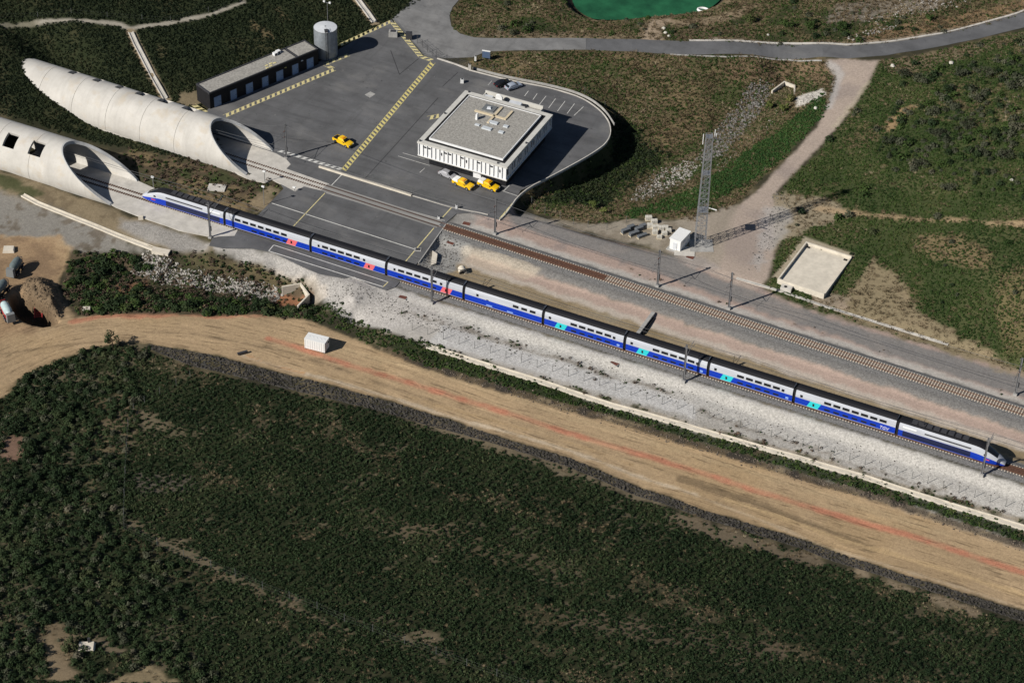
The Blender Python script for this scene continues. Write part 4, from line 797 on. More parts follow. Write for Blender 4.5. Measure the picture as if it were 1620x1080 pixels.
def power_car(xt, dirn):
    """nose tip at xt; dirn = +1 when the body extends towards +x"""
    c = part_empty('power_car', train, (xt, 0, 0), 0 if dirn > 0 else math.pi)
    H = 4.02
    def sec(x):                           # half-width, roof height, lower edge
        t = min(x/5.6, 1); e = 1-(1-t)**2.2; hw = .55+.90*min(1, (x/3.6))**.62; hw = min(hw, 1.45); h = .95+(H-.95)*(1-(1-min(x/6.2, 1))**1.75); lo = .5
        return hw, h, lo
    xs = [0, .12, .35, .7, 1.1, 1.6, 2.2, 2.8, 3.4, 4.0, 4.7, 5.5, 6.4, 7.5, 12, 17, 21.8]
    def ring(x, k=1.0):
        hw, h, lo = sec(x); hw *= k; hh = h-lo; P = []
        prof = [(.93,0),(.985,.02),(1,.06),(1,.47),(1,.57),(.975,.68),(.90,.80),(.76,.90),(.55,.96),(.28,.99),(0,1.0)]
        if x > 6: pass
        return [(x, -p[0]*hw, lo+p[1]*hh) for p in prof]
    R = [ring(x) for x in xs]
    def sk(i0, i1, k0, k1, m, name):
        for s in (-1, 1):
            b = MB().loft([[(p[0], p[1]*(-s), p[2]) for p in r[i0:i1+1]] for r in R[k0:k1+1]], False, False); o = b.build(name, m, c, True)
            cy = sum(p.normal.y*p.area for p in o.data.polygons)
            if cy*s < 0: o.data.flip_normals()
    n = len(xs)-1
    full = [[(p[0], p[1]*.985, p[2]-.01) for p in r]+[(p[0], -p[1]*.985, p[2]-.01) for p in r[::-1][1:]] for r in R]
    MB().loft(full).build('body_shell', M_SILV, c)
    sk(0, 3, 0, n, M_BLUE, 'side_panel'); sk(3, 7, 0, n, M_SILV, 'upper_panel'); sk(7, 10, 0, 5, M_SILV, 'nose_cover'); sk(7, 10, 5, 9, M_GLASS, 'windscreen'); sk(7, 10, 9, n, M_ROOF, 'roof')
    for s in (-1, 1):
        def pn(x0, x1, z0, z1, m, name, off=.014):
            q0 = ring((x0+x1)/2)
            def yy(z):
                for a, b_ in zip(q0[:-1], q0[1:]):
                    if a[2] <= z <= b_[2]: return -(a[1]+(b_[1]-a[1])*(z-a[2])/(b_[2]-a[2]))
                return 1.4
            V = [(x0, s*(yy(z0)+off), z0), (x1, s*(yy(z0)+off), z0), (x1, s*(yy(z1)+off), z1), (x0, s*(yy(z1)+off), z1)]; V += [(v[0], v[1]-s*.03, v[2]) for v in V]
            o = MB().add(V, [(0, 1, 2, 3), (7, 6, 5, 4), (0, 4, 5, 1), (1, 5, 6, 2), (2, 6, 7, 3), (3, 7, 4, 0)]).build(name, m, c)
            if s > 0: o.data.flip_normals()
        pn(6.9, 20.9, .78, 2.08, M_NAVY, 'lower_grille'); pn(6.2, 21.8, .54, .64, M_SILV, 'sill_stripe')
        pn(6.9, 16.5, 2.75, 3.05, M_DKST, 'louvre_strip'); pn(3.7, 4.3, 2.2, 2.6, M_GLASS, 'cab_window'); pn(4.9, 5.4, .8, 2.4, M_SILV, 'cab_door') if False else None
        pn(3.0, 4.1, 1.25, 1.5, M_REDL, 'logo_plate'); pn(18.2, 21.0, 2.9, 3.2, M_WPAINT, 'access_panel')
    b = MB()
    for x in np.arange(8.5, 20.5, 1.5): b.box((x, 0, H+.03), (1.15, 1.3, .14))
    b.build('roof_equipment', M_DKST, c)
    b = MB(); b.tube((17.2, -.5, H+.35), (17.2, .5, H+.35), .05); b.bar((17.2, 0, H+.3), (18.6, 0, H+.55), .08); b.bar((18.6, 0, H+.55), (17.3, 0, H+.75), .07); b.tube((17.3, -.8, H+.78), (17.3, .8, H+.78), .04); b.box((17.5, 0, H+.2), (1.6, 1.0, .12))
    b.build('pantograph', M_DKST, c)
    for x in (8.2, 17.4): bogie(x, c)
    b = MB().box((12.8, 0, .35), (8, 2.2, .3)); b.build('underframe', M_UNDER, c)
    g = MB().box((22.05, 0, 2.0), (.5, 2.2, 3.0)); g.build('gangway', M_BLACK, c)
    b = MB()
    for s in (-1, 1): b.box((.75, s*.55, 1.15), (.25, .3, .12))
    b.build('headlight', M_WPAINT, c)
power_car(X[0], 1); power_car(X[10], -1)

# ---------------------------------------------------------------- tunnel mouths
M_TUN = mat('tunnel_concrete', (.545,.52,.475), .9, .12, .22, bump=.06, bscale=3, detail=9.0); 
def streaks(m):
    nt = m.node_tree; N = nt.nodes.new; L = nt.links.new; b = nt.nodes['Principled BSDF']; src = b.inputs['Base Color'].links[0].from_socket; tc = N('ShaderNodeTexCoord')
    for sc, lo, hi, c_, amt in (((1.1, .12, .1), .52, .75, (.34,.32,.29), .32), ((.9, .09, .07), .54, .75, (.62,.6,.56), .3), ((.35, .3, .5), .56, .7, (.50,.42,.31), .45), ((3, 3, 3), .6, .8, (.33,.3,.26), .35)):
        mp = N('ShaderNodeMapping'); mp.inputs['Scale'].default_value = sc; L(tc.outputs['Object'], mp.inputs[0]); n = N('ShaderNodeTexNoise'); n.inputs['Scale'].default_value = 1; n.inputs['Detail'].default_value = 6; L(mp.outputs[0], n.inputs['Vector'])
        r = N('ShaderNodeMapRange'); r.inputs[1].default_value = lo; r.inputs[2].default_value = hi; r.inputs[3].default_value = 0; r.inputs[4].default_value = amt; L(n.outputs['Fac'], r.inputs[0])
        mx = N('ShaderNodeMix'); mx.data_type = 'RGBA'; mx.inputs[7].default_value = (*c_, 1); L(r.outputs[0], mx.inputs[0]); L(src, mx.inputs[6]); src = mx.outputs[2]
    L(src, b.inputs['Base Color']); return m
streaks(M_TUN); M_RIM = mat('tunnel_rim', (.44,.44,.43), .9, .15, .6)  # rim greyer than the tube: shade on the mouth edge put into its colour
def tunnel(name, label, xf, y_at, slope, zc, R, k, x_end, seams, holes, hth, t=.65):
    root = empty(name, (xf, y_at, 0), math.atan(slope), label, 'tunnel'); Ri = R-t
    tm = math.acos(max(-1, (-1.2-zc)/R)); ths = sorted(set(np.round(np.concatenate([np.linspace(-tm, tm, 65), np.array(hth)]), 4)))
    ths = [q for i, q in enumerate(ths) if i == 0 or q-ths[i-1] > .012 or any(abs(q-h) < 1e-4 for h in hth)]
    xm = lambda th, r=R: -k*max(0, zc+R*math.cos(th))
    P = lambda x, th, r: (x, r*math.sin(th), zc+r*math.cos(th))
    bounds = [1.0]+list(seams)+[x_end]
    for si in range(len(bounds)-1):
        hi, lo = bounds[si], bounds[si+1]+.08; b = MB()
        for i in range(len(ths)-1):
            a, c = ths[i], ths[i+1]; mid = (a+c)/2
            ha, hc = min(hi, xm(a)), min(hi, xm(c))
            if max(ha, hc) <= lo: continue
            iv = [(lo, None)]; cuts = [(h[0], h[1]) for h in holes if h[2] <= mid <= h[3] and h[0] < max(ha, hc) and h[1] > lo]
            cuts.sort(); segs = []; cur = (lo, lo)
            for h0, h1 in cuts: segs.append((cur, (max(h0, lo), max(h0, lo)))); cur = (h1, h1)
            segs.append((cur, (max(ha, lo), max(hc, lo))))
            for (s0, s1), (e0, e1) in segs:
                if e0 <= s0+1e-4 and e1 <= s1+1e-4: continue
                V = [P(s0, a, R), P(s1, c, R), P(e1, c, R), P(e0, a, R), P(s0, a, Ri), P(s1, c, Ri), P(e1, c, Ri), P(e0, a, Ri)]
                b.add(V, [(0, 1, 2, 3), (7, 6, 5, 4), (0, 4, 5, 1), (3, 2, 6, 7)])
            for h in holes:
                if h[0] < hi and h[1] > lo and (abs(a-h[2]) < 1e-3 or abs(c-h[3]) < 1e-3):
                    th = a if abs(a-h[2]) < 1e-3 else c; x0, x1 = max(h[0], lo), min(h[1], hi); b.add([P(x0, th, R), P(x1, th, R), P(x1, th, Ri), P(x0, th, Ri)], [(0, 1, 2, 3)])
        if b.f:
            o = b.build('ring_segment', M_TUN, root); me = o.data; bm = bmesh.new(); bm.from_mesh(me); bmesh.ops.remove_doubles(bm, verts=bm.verts, dist=.0005); bmesh.ops.recalc_face_normals(bm, faces=bm.faces); bm.to_mesh(me); bm.free()
            me.polygons.foreach_set('use_smooth', [True]*len(me.polygons)); me.set_sharp_from_angle(angle=math.radians(30))
    b = MB(); rings = []
    for th in np.linspace(-tm, tm, 90):
        x = xm(th); rings.append([(x-.25, (R+.04)*math.sin(th), zc+(R+.04)*math.cos(th)), (x+.14, (R+.04)*math.sin(th), zc+(R+.04)*math.cos(th)), (x+.14, (Ri-.05)*math.sin(th), zc+(Ri-.05)*math.cos(th)), (x-.25, (Ri-.05)*math.sin(th), zc+(Ri-.05)*math.cos(th))])
    o = b.loft(rings).build('rim', M_RIM, root); bm = bmesh.new(); bm.from_mesh(o.data); bmesh.ops.recalc_face_normals(bm, faces=bm.faces); bm.to_mesh(o.data); bm.free()
    return root
D = math.radians
hb = (D(-50), D(-17)); xB = -105.0
tunnel('tunnel_mouth', 'near concrete tunnel mouth with square roof openings, where the train tail points', xB, -.3, 0.0, 2.4, 6.2, 1.75, -75, [-21.5, -31, -40.5, -50, -60],
       [(-127.2-xB, -123.8-xB, *hb), (-134.1-xB, -131.0-xB, *hb), (-141-xB, -138.3-xB, *hb), (-147.5-xB, -145-xB, *hb)], hb)
xA = -84.0; ha_ = (D(8), D(40))
tunnel('tunnel_mouth', 'far concrete tunnel mouth, pale tube sinking into the dark green hill', xA, 24.2, -.022, 1.5, 6.2, 1.6, -76, [-19.5, -29, -38.6, -48.2, -57.8],
       [(-21.6, -18.2, *ha_), (-28.4, -25.4, *ha_), (-34.6, -32.2, *ha_), (-40.2, -38.7, *ha_), (-46.6, -44.8, *ha_), (-53.6, -51.9, *ha_)], ha_)

# ---------------------------------------------------------------- long black shed
M_BLKW = mat('black_cladding', (.012,.012,.014), .7, .3, 1.5); M_GRVR = mat('roof_gravel', (.32,.305,.275), .95, .3, 2.5, bump=.3, bscale=6, detail=3.0); M_DOORB = mat('door_bluegrey', (.26,.36,.52), .6, .1, 2)
def shed():
    z = 4.1; FL = at(332.9, 172.4, 0); FR = at(503.8, 101.8, 0); BL = at(310.4, 134.7, z); FLt = at(332.9, 149.1, z)
    L = float(np.hypot(*(FR-FL)[:2])); ang = math.atan2(FR[1]-FL[1], FR[0]-FL[0]); W = float(np.hypot(*(BL-FLt)[:2]))
    r = empty('shed', (FL[0], FL[1], 0), ang, 'long low black shed with seven blue grey doors and a gravel roof', 'shed')
    MB().box((L/2, W/2, z/2-.2), (L, W, z+.2)).build('wall', M_BLKW, r)
    b = MB()
    for c_, d_ in (((L/2, .14, z+.05), (L+.12, .28, .5)), ((L/2, W-.14, z+.05), (L+.12, .28, .5)), ((.14, W/2, z+.05), (.28, W-.56, .5)), ((L-.14, W/2, z+.05), (.28, W-.56, .5)), ((L*.815, W/2, z+.02), (.3, W-.56, .42))): b.box(c_, d_)
    b.build('parapet', M_DKST, r)
    MB().box((L*.405, W/2, z-.02), (L*.79, W-.56, .26)).build('roof', M_GRVR, r); MB().box((L*.91, W/2, z-.01), (L*.165, W-.56, .26)).build('roof', M_GRVR, r)
    for i, f in enumerate((.066, .21, .355, .5, .635, .78, .92)):
        d = MB().box((L*f, -.06, 1.35), (1.75 if i % 2 else 2.0, .14, 2.7)).build('door', M_DOORB, r)
        MB().box((L*f, -.03, 1.38), (2.25, .12, 2.9)).build('frame', M_DKST, d); MB().box((L*f+.6, -.16, 1.2), (.12, .1, .12)).build('handle', M_DKST, d)
    for f, dx in ((.70, 0), (.735, .3)):
        u = MB().box((L*f, W-1.0+dx, z+.45), (1.0, .9, .7)).build('air_conditioner', M_WPAINT, r); MB().tube((L*f, W-1.46+dx, z+.45), (L*f, W-1.5+dx, z+.45), .3, 14).build('fan', M_DKST, u)
    b = MB()
    for dx, dy in ((0, 0), (1.2, .2), (.5, 1.0), (1.8, 1.1), (2.7, .7)): b.box((L*.545+dx, .8+dy, z+.16), (.75, .5, .08))
    b.build('roof_slab', M_YEL2, r)
    for f in (.69, .845): MB().box((L*f, -.12, 2.95), (.5, .2, .2)).build('wall_lamp', M_YEL if f < .7 else M_WPAINT, r)
shed()

# ---------------------------------------------------------------- steel tank
M_TANK = mat('corrugated_steel', (.33,.36,.39), .45, .2, 1.2, metal=.45); M_TLID = mat('tank_lid', (.62,.64,.66), .5, .08, 1)
def tank():
    p = at(516, 86, 0); R = 2.85; H = 7.7; r = empty('water_tank', (p[0], p[1], 0), 0, 'tall round corrugated steel tank at the end of the black shed', 'tank')
    rings = []
    for i in range(78):
        zz = i*.1; rr = R+(.03 if i % 2 else 0); rings.append([(rr*math.cos(a), rr*math.sin(a), zz) for a in np.linspace(0, 2*math.pi, 49)[:-1]])
    MB().loft(rings, True, False).build('shell', M_TANK, r, True)
    MB().tube((0, 0, H-.06), (0, 0, H+.02), R+.06, 48).build('rim', M_STEEL, r); lid = [[(q*math.cos(a), q*math.sin(a), H+.02+(R-q)*.1) for a in np.linspace(0, 2*math.pi, 49)[:-1]] for q in (R, R*.6, .2)]
    MB().loft(lid, True, False).build('lid', M_TLID, r, True)
    b = MB(); a = -.95; ex, ey = math.cos(a), math.sin(a); tx, ty = -ey, ex
    for s in (-.28, .28): b.bar((ex*(R+.2)+tx*s, ey*(R+.2)+ty*s, 0), (ex*(R+.2)+tx*s, ey*(R+.2)+ty*s, H+1), .07)
    for zz in np.arange(.3, H+.8, .3): b.bar((ex*(R+.2)-tx*.28, ey*(R+.2)-ty*.28, zz), (ex*(R+.2)+tx*.28, ey*(R+.2)+ty*.28, zz), .04)
    b.build('ladder', M_DKST, r)
    b = MB(); b.box((ex*(R-.7), ey*(R-.7), H+.25), (1.2, .9, .3), a); b.bar((ex*(R-1.4), ey*(R-1.4), H+.9), (ex*(R+.3), ey*(R+.3), H+.9), .05); b.build('hatch', M_DKST, r)
    p2 = gr(519, 50); q = empty('light_mast', p2, 0, 'slim lamp mast with two floodlights behind the steel tank', 'lamp'); h = 8.2
    MB().tube((0, 0, 0), (0, 0, h), .09, 8, .06).build('pole', M_STEEL, q); MB().bar((-.8, 0, h), (.8, 0, h), .08).build('crossbar', M_STEEL, q)
    for s in (-.8, .8): MB().box((s, -.1, h+.25), (.5, .3, .4)).build('floodlight', M_WPAINT, q)
tank()

# ---------------------------------------------------------------- control building
M_FAC = mat('facade_white', (.78,.78,.77), .6, .06, 1); M_LEDGE = mat('ledge_cream', (.56,.545,.50), .8, .1, .8); M_WIN = mat('window_dark', (.02,.022,.025), .2, spec=.5); M_REDS = mat('sign_red', (.5,.02,.03), .6); M_DUCT = mat('duct_cream', (.62,.52,.36), .8, .1, 1.5)
def building():
    H = 7.0; C = [at(*q, H)[:2] for q in [(659.4,223.7),(803,265.4),(874.3,181.1),(736.3,143.1)]]
    ang = math.atan2(*((C[1]-C[0])+(C[2]-C[3]))[::-1]); W = (np.hypot(*(C[1]-C[0]))+np.hypot(*(C[2]-C[3])))/2; Dp = (np.hypot(*(C[3]-C[0]))+np.hypot(*(C[2]-C[1])))/2; cen = sum(C)/4
    r = empty('control_building', (cen[0], cen[1], 0), ang, 'white two storey control building with finned upper floor and flat gravel roof', 'building')
    w, d = W/2, Dp/2
    MB().box((.3, .6, 1.5), (W-3.2, Dp-3.6, 3.1)).build('ground_floor_wall', M_BLKW, r)
    MB().box((0, 0, 3.2), (W-.3, Dp-.3, .3)).build('floor_slab', M_LEDGE, r)
    MB().box((0, 0, 4.95), (W-.62, Dp-.62, 3.3)).build('upper_wall', M_FAC, r)
    b = MB()
    for c_, d_ in (((0, -d+.6, H-.22), (W, 1.2, .44)), ((0, d-.6, H-.22), (W, 1.2, .44)), ((-w+.6, 0, H-.22), (1.2, Dp-2.4, .44)), ((w-.6, 0, H-.22), (1.2, Dp-2.4, .44))): b.box(c_, d_)
    b.build('roof_ledge', M_LEDGE, r)
    MB().box((0, 0, H-.26), (W-2.38, Dp-2.38, .4)).build('gutter', M_BLACK, r)
    roof = MB().box((0, 0, H-.05), (W-4.4, Dp-4.4, .7)).build('roof', M_GRVR, r)
    b = MB(); u, v = w-2.15, d-2.15
    for c_, d_ in (((0, -v, H+.05), (2*u+.2, .2, .72)), ((0, v, H+.05), (2*u+.2, .2, .72)), ((-u, 0, H+.05), (.2, 2*v-.2, .72)), ((u, 0, H+.05), (.2, 2*v-.2, .72))): b.box(c_, d_)
    b.build('roof_upstand', M_FAC, roof)
    # fins around the upper floor
    ff = MB().box((0, -.1, 4.9), (.12, .26, 3.4)); first = None; n = 22
    for i in range(n):
        x = -w+.35+i*(W-.7)/(n-1); loc = (x, -d+.3, 0)
        if first is None: first = ff.build('fin', M_FAC, r, loc=loc)
        else: child_copy(first, r, loc)
        child_copy(first, r, (-x, d-.3, 0), math.pi)
    for i in range(1, n):
        y = -d+.35+i*(Dp-.7)/(n-1); child_copy(first, r, (w-.3, y, 0), math.pi/2); child_copy(first, r, (-w+.3, -y, 0), -math.pi/2)
    step = (W-.7)/(n-1); wm = {}
    for i in range(n-1):                          # windows between the fins, some high and narrow, some tall
        x = -w+.35+(i+.5)*step; k = ('none', 'slit', 'slit', 'none', 'none', 'low', 'slit', 'slit', 'none', 'none', 'slit', 'low', 'none', 'none', 'slit', 'none', 'none', 'slit', 'none', 'low', 'none')[i % 21]
        if k == 'none': continue
        hh, zz = {'slit': (.4, 5.8), 'tall': (1.0, 5.5), 'low': (.8, 5.2)}[k]
        wd = MB().box((x, -d+.33, zz), (step*(.8 if k == 'slit' else .3), .1, hh)).build('window', M_WIN, r); MB().box((x, -d+.3, zz-hh/2-.06), (step*.8, .16, .08)).build('sill', M_FAC, wd)
    for i in range(n-1):
        y = -d+.35+(i+.5)*step*(Dp/W)
        if i % 3 == 1: continue
        MB().box((w-.33, y, 5.1), (.1, step*.6, 1.6)).build('window', M_WIN, r)
    b = MB()
    for s in (-1, 1): b.box((0, s*(d-.25), 3.38), (W-.2, .5, .1)); b.box((s*(w-.25), 0, 3.38), (.5, Dp-1.2, .1))
    b.build('fin_rail', M_FAC, r)
    door = MB().box((w-8.6, -d+2.32, 1.25), (2.0, .16, 2.4)).build('door', M_FAC, r); MB().box((w-7.8, -d+2.22, 1.2), (.1, .1, .3)).build('handle', M_DKST, door)
    MB().box((w-4.6, -d+2.3, 1.6), (3.6, .12, .45)).build('red_panel', M_REDS, r)
    for i in range(6): MB().box((-w+3.2+i*2.1, -d+2.36, 1.6), (1.5, .1, 1.7)).build('window', M_WIN, r)
    # things fixed on the roof
    z = H+.3
    def duct(name, P, wd=.55, m=M_DUCT):
        bb = MB()
        for a, c_ in zip(P[:-1], P[1:]): bb.bar((a[0], a[1], z+.14), (c_[0], c_[1], z+.14), wd, .28)
        bb.build(name, m, roof)
    duct('cable_duct', [(-5.2, 4.9), (2.9, 4.9)]); duct('cable_duct', [(-.2, 9.0), (-.2, 1.6)]); duct('cable_duct', [(2.7, 5.3), (2.7, 8.6)])
    v1 = MB().box((-2.6, 7.4, z+.1), (3.0, 2.6, .2)).build('vent_pad', mat('vent_pad_grey', (.15,.16,.165), .7), roof); MB().box((-2.6, 7.2, z+.35), (1.1, 1.0, .35), .3, .6).build('vent_cap', M_TLID, roof)
    for x, y, a, b_ in ((.9, 2.3, 2.3, 1.1), (.6, -.6, 2.5, 1.1), (4.1, 2.2, 1.2, .9), (4.2, -.5, 1.3, .9), (-2.0, -.3, 1.2, .6)): MB().box((x, y, z+.15), (a, b_, .28), 0, .92).build('skylight', mat('skylight_dome', (.55,.58,.6), .3, .05, 2, spec=.5), roof)
    MB().box((-3.3, 2.1, z+.7), (.5, 1.0, 1.4), .1, .8).build('chimney', M_FAC, roof)
    for x, y in ((-w+.5, -d+.5), (w-2.6, -d+.5), (w-.4, -1.5), (-w+.4, 1.0), (-w+1.2, d-.4), (4.5, d-.3)):
        MB().box((x, y, H+.18), (.3, .3, .36)).build('roof_lamp', M_DKST, r)
    # low wing behind with plant on its roof
    ax, aw, ad, az = -.5, W*.66, 4.6, 4.6
    MB().box((ax, d+ad/2-.3, az/2-.1), (aw, ad, az)).build('rear_wing', M_FAC, r)
    b = MB(); b.box((ax, d+ad-.45, az+.45), (aw, .3, 1.2)); b.box((ax+aw/2-.15, d+ad/2-.3, az+.2), (.3, ad-.35, .7)); b.box((ax-aw/2+.15, d+ad/2-.3, az+.2), (.3, ad-.35, .7)); b.build('rear_parapet', M_LEDGE, r)
    MB().box((ax, d+ad/2-.35, az-.03), (aw-.6, ad-.8, .2)).build('rear_roof', M_GRVR, r)
    for x, y, sx, sy, sz in ((-5.6, 1.6, 2.0, 1.6, 1.2), (-3.1, 1.5, 1.6, 1.5, 1.0), (1.4, 1.4, 3.0, 2.2, 1.5)): MB().box((ax+x, d+y, az+sz/2+.05), (sx, sy, sz), .1).build('air_conditioner', M_TLID, r)
    b = MB(); rings = [[(ax-3.0+math.cos(a)*rr, d+1.9+.25*t, az+1.4+math.sin(a)*rr) for a in np.linspace(0, 2*math.pi, 17)[:-1]] for t, rr in ((0, .9), (1, 1.0))]; b.loft(rings).build('round_fan', M_WPAINT, r, True)
    return r
building()

# ---------------------------------------------------------------- vehicles
M_TYRE = mat('tyre', (.015,.015,.016), .9); M_HUB = mat('hub', (.4,.4,.42), .4, metal=.6); M_LAMPR = mat('tail_lamp', (.4,.02,.02), .4)
def shaped(prof, widths, m, name, par):
    """a closed body from side outlines (x, z) repeated at given y with a scale of the outline's height"""
    rings = []
    for y, k, zb in widths: rings.append([(x*(1 if z < zb else 1-(1-k)*.25), y, zb+(z-zb)*k if z > zb else z) for x, z in prof])
    o = MB().loft(rings).build(name, m, par, True); bm = bmesh.new(); bm.from_mesh(o.data); bmesh.ops.recalc_face_normals(bm, faces=bm.faces); bm.to_mesh(o.data); bm.free(); return o
def wheel(x, y, r, par, s):
    w_ = MB().tube((x, y-.11, r), (x, y+.11, r), r, 18).build('wheel', M_TYRE, par); MB().tube((x, y+s*.09, r), (x, y+s*.125, r), r*.6, 12).build('rim', M_HUB, w_)
def arch_line(xs, r, zb):
    out = []
    for x in xs:
        for a in np.linspace(math.pi, 0, 7): out.append((x+r*math.cos(a), zb+r*math.sin(a)*.9))
    return out
def pickup(p, rz, label, bed):
    m = mat('pickup_yellow', (.83,.50,.01), .4, .05, 2, spec=.5); r = empty('pickup_truck', (p[0], p[1], .005), rz, label, 'pickup truck', 'yellow pickups in the yard')
    low = [(-2.6,.45)]+arch_line((-1.62,), .47, .42)+arch_line((1.6,), .47, .42)+[(2.5,.42),(2.62,.55),(2.6,.85),(2.45,1.0),(1.15,1.12),(-2.62,1.08)]
    shaped(low, [(-.93, .97, .8), (-.9, 1, .8), (.9, 1, .8), (.93, .97, .8)], m, 'body', r)
    cab = [(1.2,1.08),(.55,1.70),(.35,1.76),(-.75,1.76),(-.95,1.68),(-1.05,1.08)]
    shaped(cab, [(-.86, .3, 1.08), (-.80, .75, 1.08), (-.70, 1, 1.08), (.70, 1, 1.08), (.80, .75, 1.08), (.86, .3, 1.08)], m, 'cab', r)
    b = MB().add([(1.17,-.74,1.13),(1.17,.74,1.13),(.62,.62,1.68),(.62,-.62,1.68)], [(0,1,2,3)]); b.v = [(x+.035, y, z+.03) for x, y, z in b.v]; b.build('windscreen', M_GLASS, r)
    for s in (-1, 1):
        for x0, x1, x2, x3 in ((.95, .12, .14, .5), (-.02, -.92, -.82, .0)):
            b = MB().add([(x0, s*.875, 1.16), (x1, s*.875, 1.16), (x2, s*.755, 1.62), (x3, s*.755, 1.62)], [(0,1,2,3) if s > 0 else (3,2,1,0)]); b.build('side_window', M_GLASS, r)
        MB().box((2.52, s*.68, .82), (.2, .32, .18)).build('headlight', M_WPAINT, r); MB().box((-2.6, s*.8, .85), (.08, .16, .3)).build('tail_lamp', M_LAMPR, r); MB().box((.98, s*1.0, 1.2), (.12, .2, .16)).build('mirror', M_TYRE, r)
        for x in (-1.62, 1.6): wheel(x, s*.84, .38, r, s)
    MB().box((2.6, 0, .55), (.16, 1.75, .25)).build('bumper', M_DKST, r)
    MB().box((.2, 0, 1.8), (.35, 1.0, .1)).build('light_bar', mat('beacon_orange', (.8, .25, .02), .4), r)
    if bed == 'open': MB().box((-1.82, 0, 1.085), (1.45, 1.55, .02)).build('load_bed', M_BLACK, r)
    else: shaped([(-2.58,1.08),(-2.5,1.5),(-2.35,1.6),(-1.15,1.62),(-1.08,1.08)], [(-.86, .6, 1.08), (-.76, 1, 1.08), (.76, 1, 1.08), (.86, .6, 1.08)], M_WPAINT, 'canopy', r)
def car(p, rz, label, color, key):
    m = mat('car_'+key, color, .3, metal=.3 if key != 'black' else 0, spec=.6); r = empty('car', (p[0], p[1], .005), rz, label, 'car')
    low = [(-2.1,.4)]+arch_line((-1.28,), .38, .34)+arch_line((1.3,), .38, .34)+[(2.05,.36),(2.15,.55),(2.0,.78),(1.1,.92),(-1.9,.95),(-2.12,.8)]
    shaped(low, [(-.88, .95, .7), (-.84, 1, .7), (.84, 1, .7), (.88, .95, .7)], m, 'body', r)
    cab = [(1.15,.88),(.35,1.38),(.1,1.45),(-1.0,1.44),(-1.45,1.3),(-1.95,.9)]
    shaped(cab, [(-.82, .3, .88), (-.75, .8, .88), (-.62, 1, .88), (.62, 1, .88), (.75, .8, .88), (.82, .3, .88)], m, 'cabin', r)
    for pts, nm in (([(1.15,-.68,.95),(1.15,.68,.95),(.44,.58,1.39),(.44,-.58,1.39)], 'windscreen'), ([(-1.93,.66,.98),(-1.93,-.66,.98),(-1.48,-.56,1.33),(-1.48,.56,1.33)], 'rear_window')):
        b = MB().add([(x+(.03 if nm[0] == 'w' else -.03), y, z+.03) for x, y, z in pts], [(0, 1, 2, 3)]); b.build(nm, M_GLASS, r)
    for s in (-1, 1):
        for q in ((.9, .0, .05, .35), (-.1, -1.3, -1.15, -.05)):
            MB().add([(q[0], s*.825, .97), (q[1], s*.825, .97), (q[2], s*.7, 1.34), (q[3], s*.7, 1.34)], [(0,1,2,3) if s > 0 else (3,2,1,0)]).build('side_window', M_GLASS, r)
        MB().box((2.05, s*.62, .66), (.16, .3, .14)).build('headlight', M_WPAINT, r); MB().box((-2.08, s*.66, .76), (.08, .26, .16)).build('tail_lamp', M_LAMPR, r)
        for x in (-1.28, 1.3): wheel(x, s*.79, .31, r, s)
pickup(at(543, 227.5), D(-14), 'yellow pickup with an empty dark load bed alone on the yard', 'open')
pickup(at(733, 294.5), D(-10), 'yellow pickup with white canopy beside the silver car', 'canopy')
pickup(at(773, 297), D(-10), 'yellow pickup with white canopy nearest the kerb corner', 'canopy')
car(at(708, 279), D(-10), 'silver car parked behind a yellow pickup by the building', (.5,.5,.52), 'silver')
car(at(795, 135), D(60), 'black car parked behind the white building', (.012,.012,.014), 'black')
car(at(812, 139.5), D(60), 'pale blue car parked beside the black one', (.45,.5,.58), 'blue')

# ---------------------------------------------------------------- overhead line masts and wires
M_MAST = mat('mast_grey', (.2,.2,.205), .6, .15, 2, metal=.2); M_WIRE = mat('wire_dark', (.12,.12,.125), .7); M_INS = mat('insulator', (.13,.06,.045), .4)
def mast(px, ty, label, h=9.4, z0=None):
    p = at(px[0], px[1], -.3); r = empty('catenary_mast', (p[0], p[1], -.45), 0, label, 'mast', 'overhead line masts'); dy = ty-p[1]; s = 1 if dy > 0 else -1; dy = abs(dy)
    MB().box((0, 0, .25), (.8, .8, .6)).build('footing', M_CONC_G, r)
    b = MB()
    for sx in (-.16, .16): b.box((sx, 0, h/2+.4), (.05, .3, h))
    b.box((0, 0, h/2+.4), (.28, .04, h)); b.build('post', M_MAST, r)
    k = MB(); e = (0, s*(dy+.2), 6.1)
    k.tube((0, s*.1, 7.9), (0, s*(dy), 7.75), .04, 6); k.tube((0, s*.1, 6.2), (0, s*(dy), 7.75), .045, 6); k.tube((0, s*(dy*.55), 6.95), (0, s*(dy+.9), 6.35), .035, 6); k.tube((0, s*(dy+.9), 6.35), (0, s*(dy-.1), 6.05), .025, 6)
    k.build('cantilever', M_MAST, r)
    i = MB(); i.tube((0, s*.15, 7.9), (0, s*.75, 7.87), .09, 8); i.tube((0, s*.15, 6.22), (0, s*.7, 6.48), .09, 8); i.build('insulator', M_INS, r)
    MB().box((0, -s*.25, h-.2), (.9, .12, .12)).build('crossarm', M_MAST, r)
    c = MB(); c.tube((0.32, 0, 2.2), (0.32, 0, 3.4), .13, 8); c.build('counterweight', M_DKST, r)
    return r
for px, lb in (((333,376.5),'mast beside the front power car of the train near the tunnel'), ((683,479),'mast in front of the third carriage with the pink door'), ((1081.5,603),'mast in front of the train near the cyan doors'), ((1553,751),'mast beside the train nose at the far end')): mast(px, 0.0, lb)
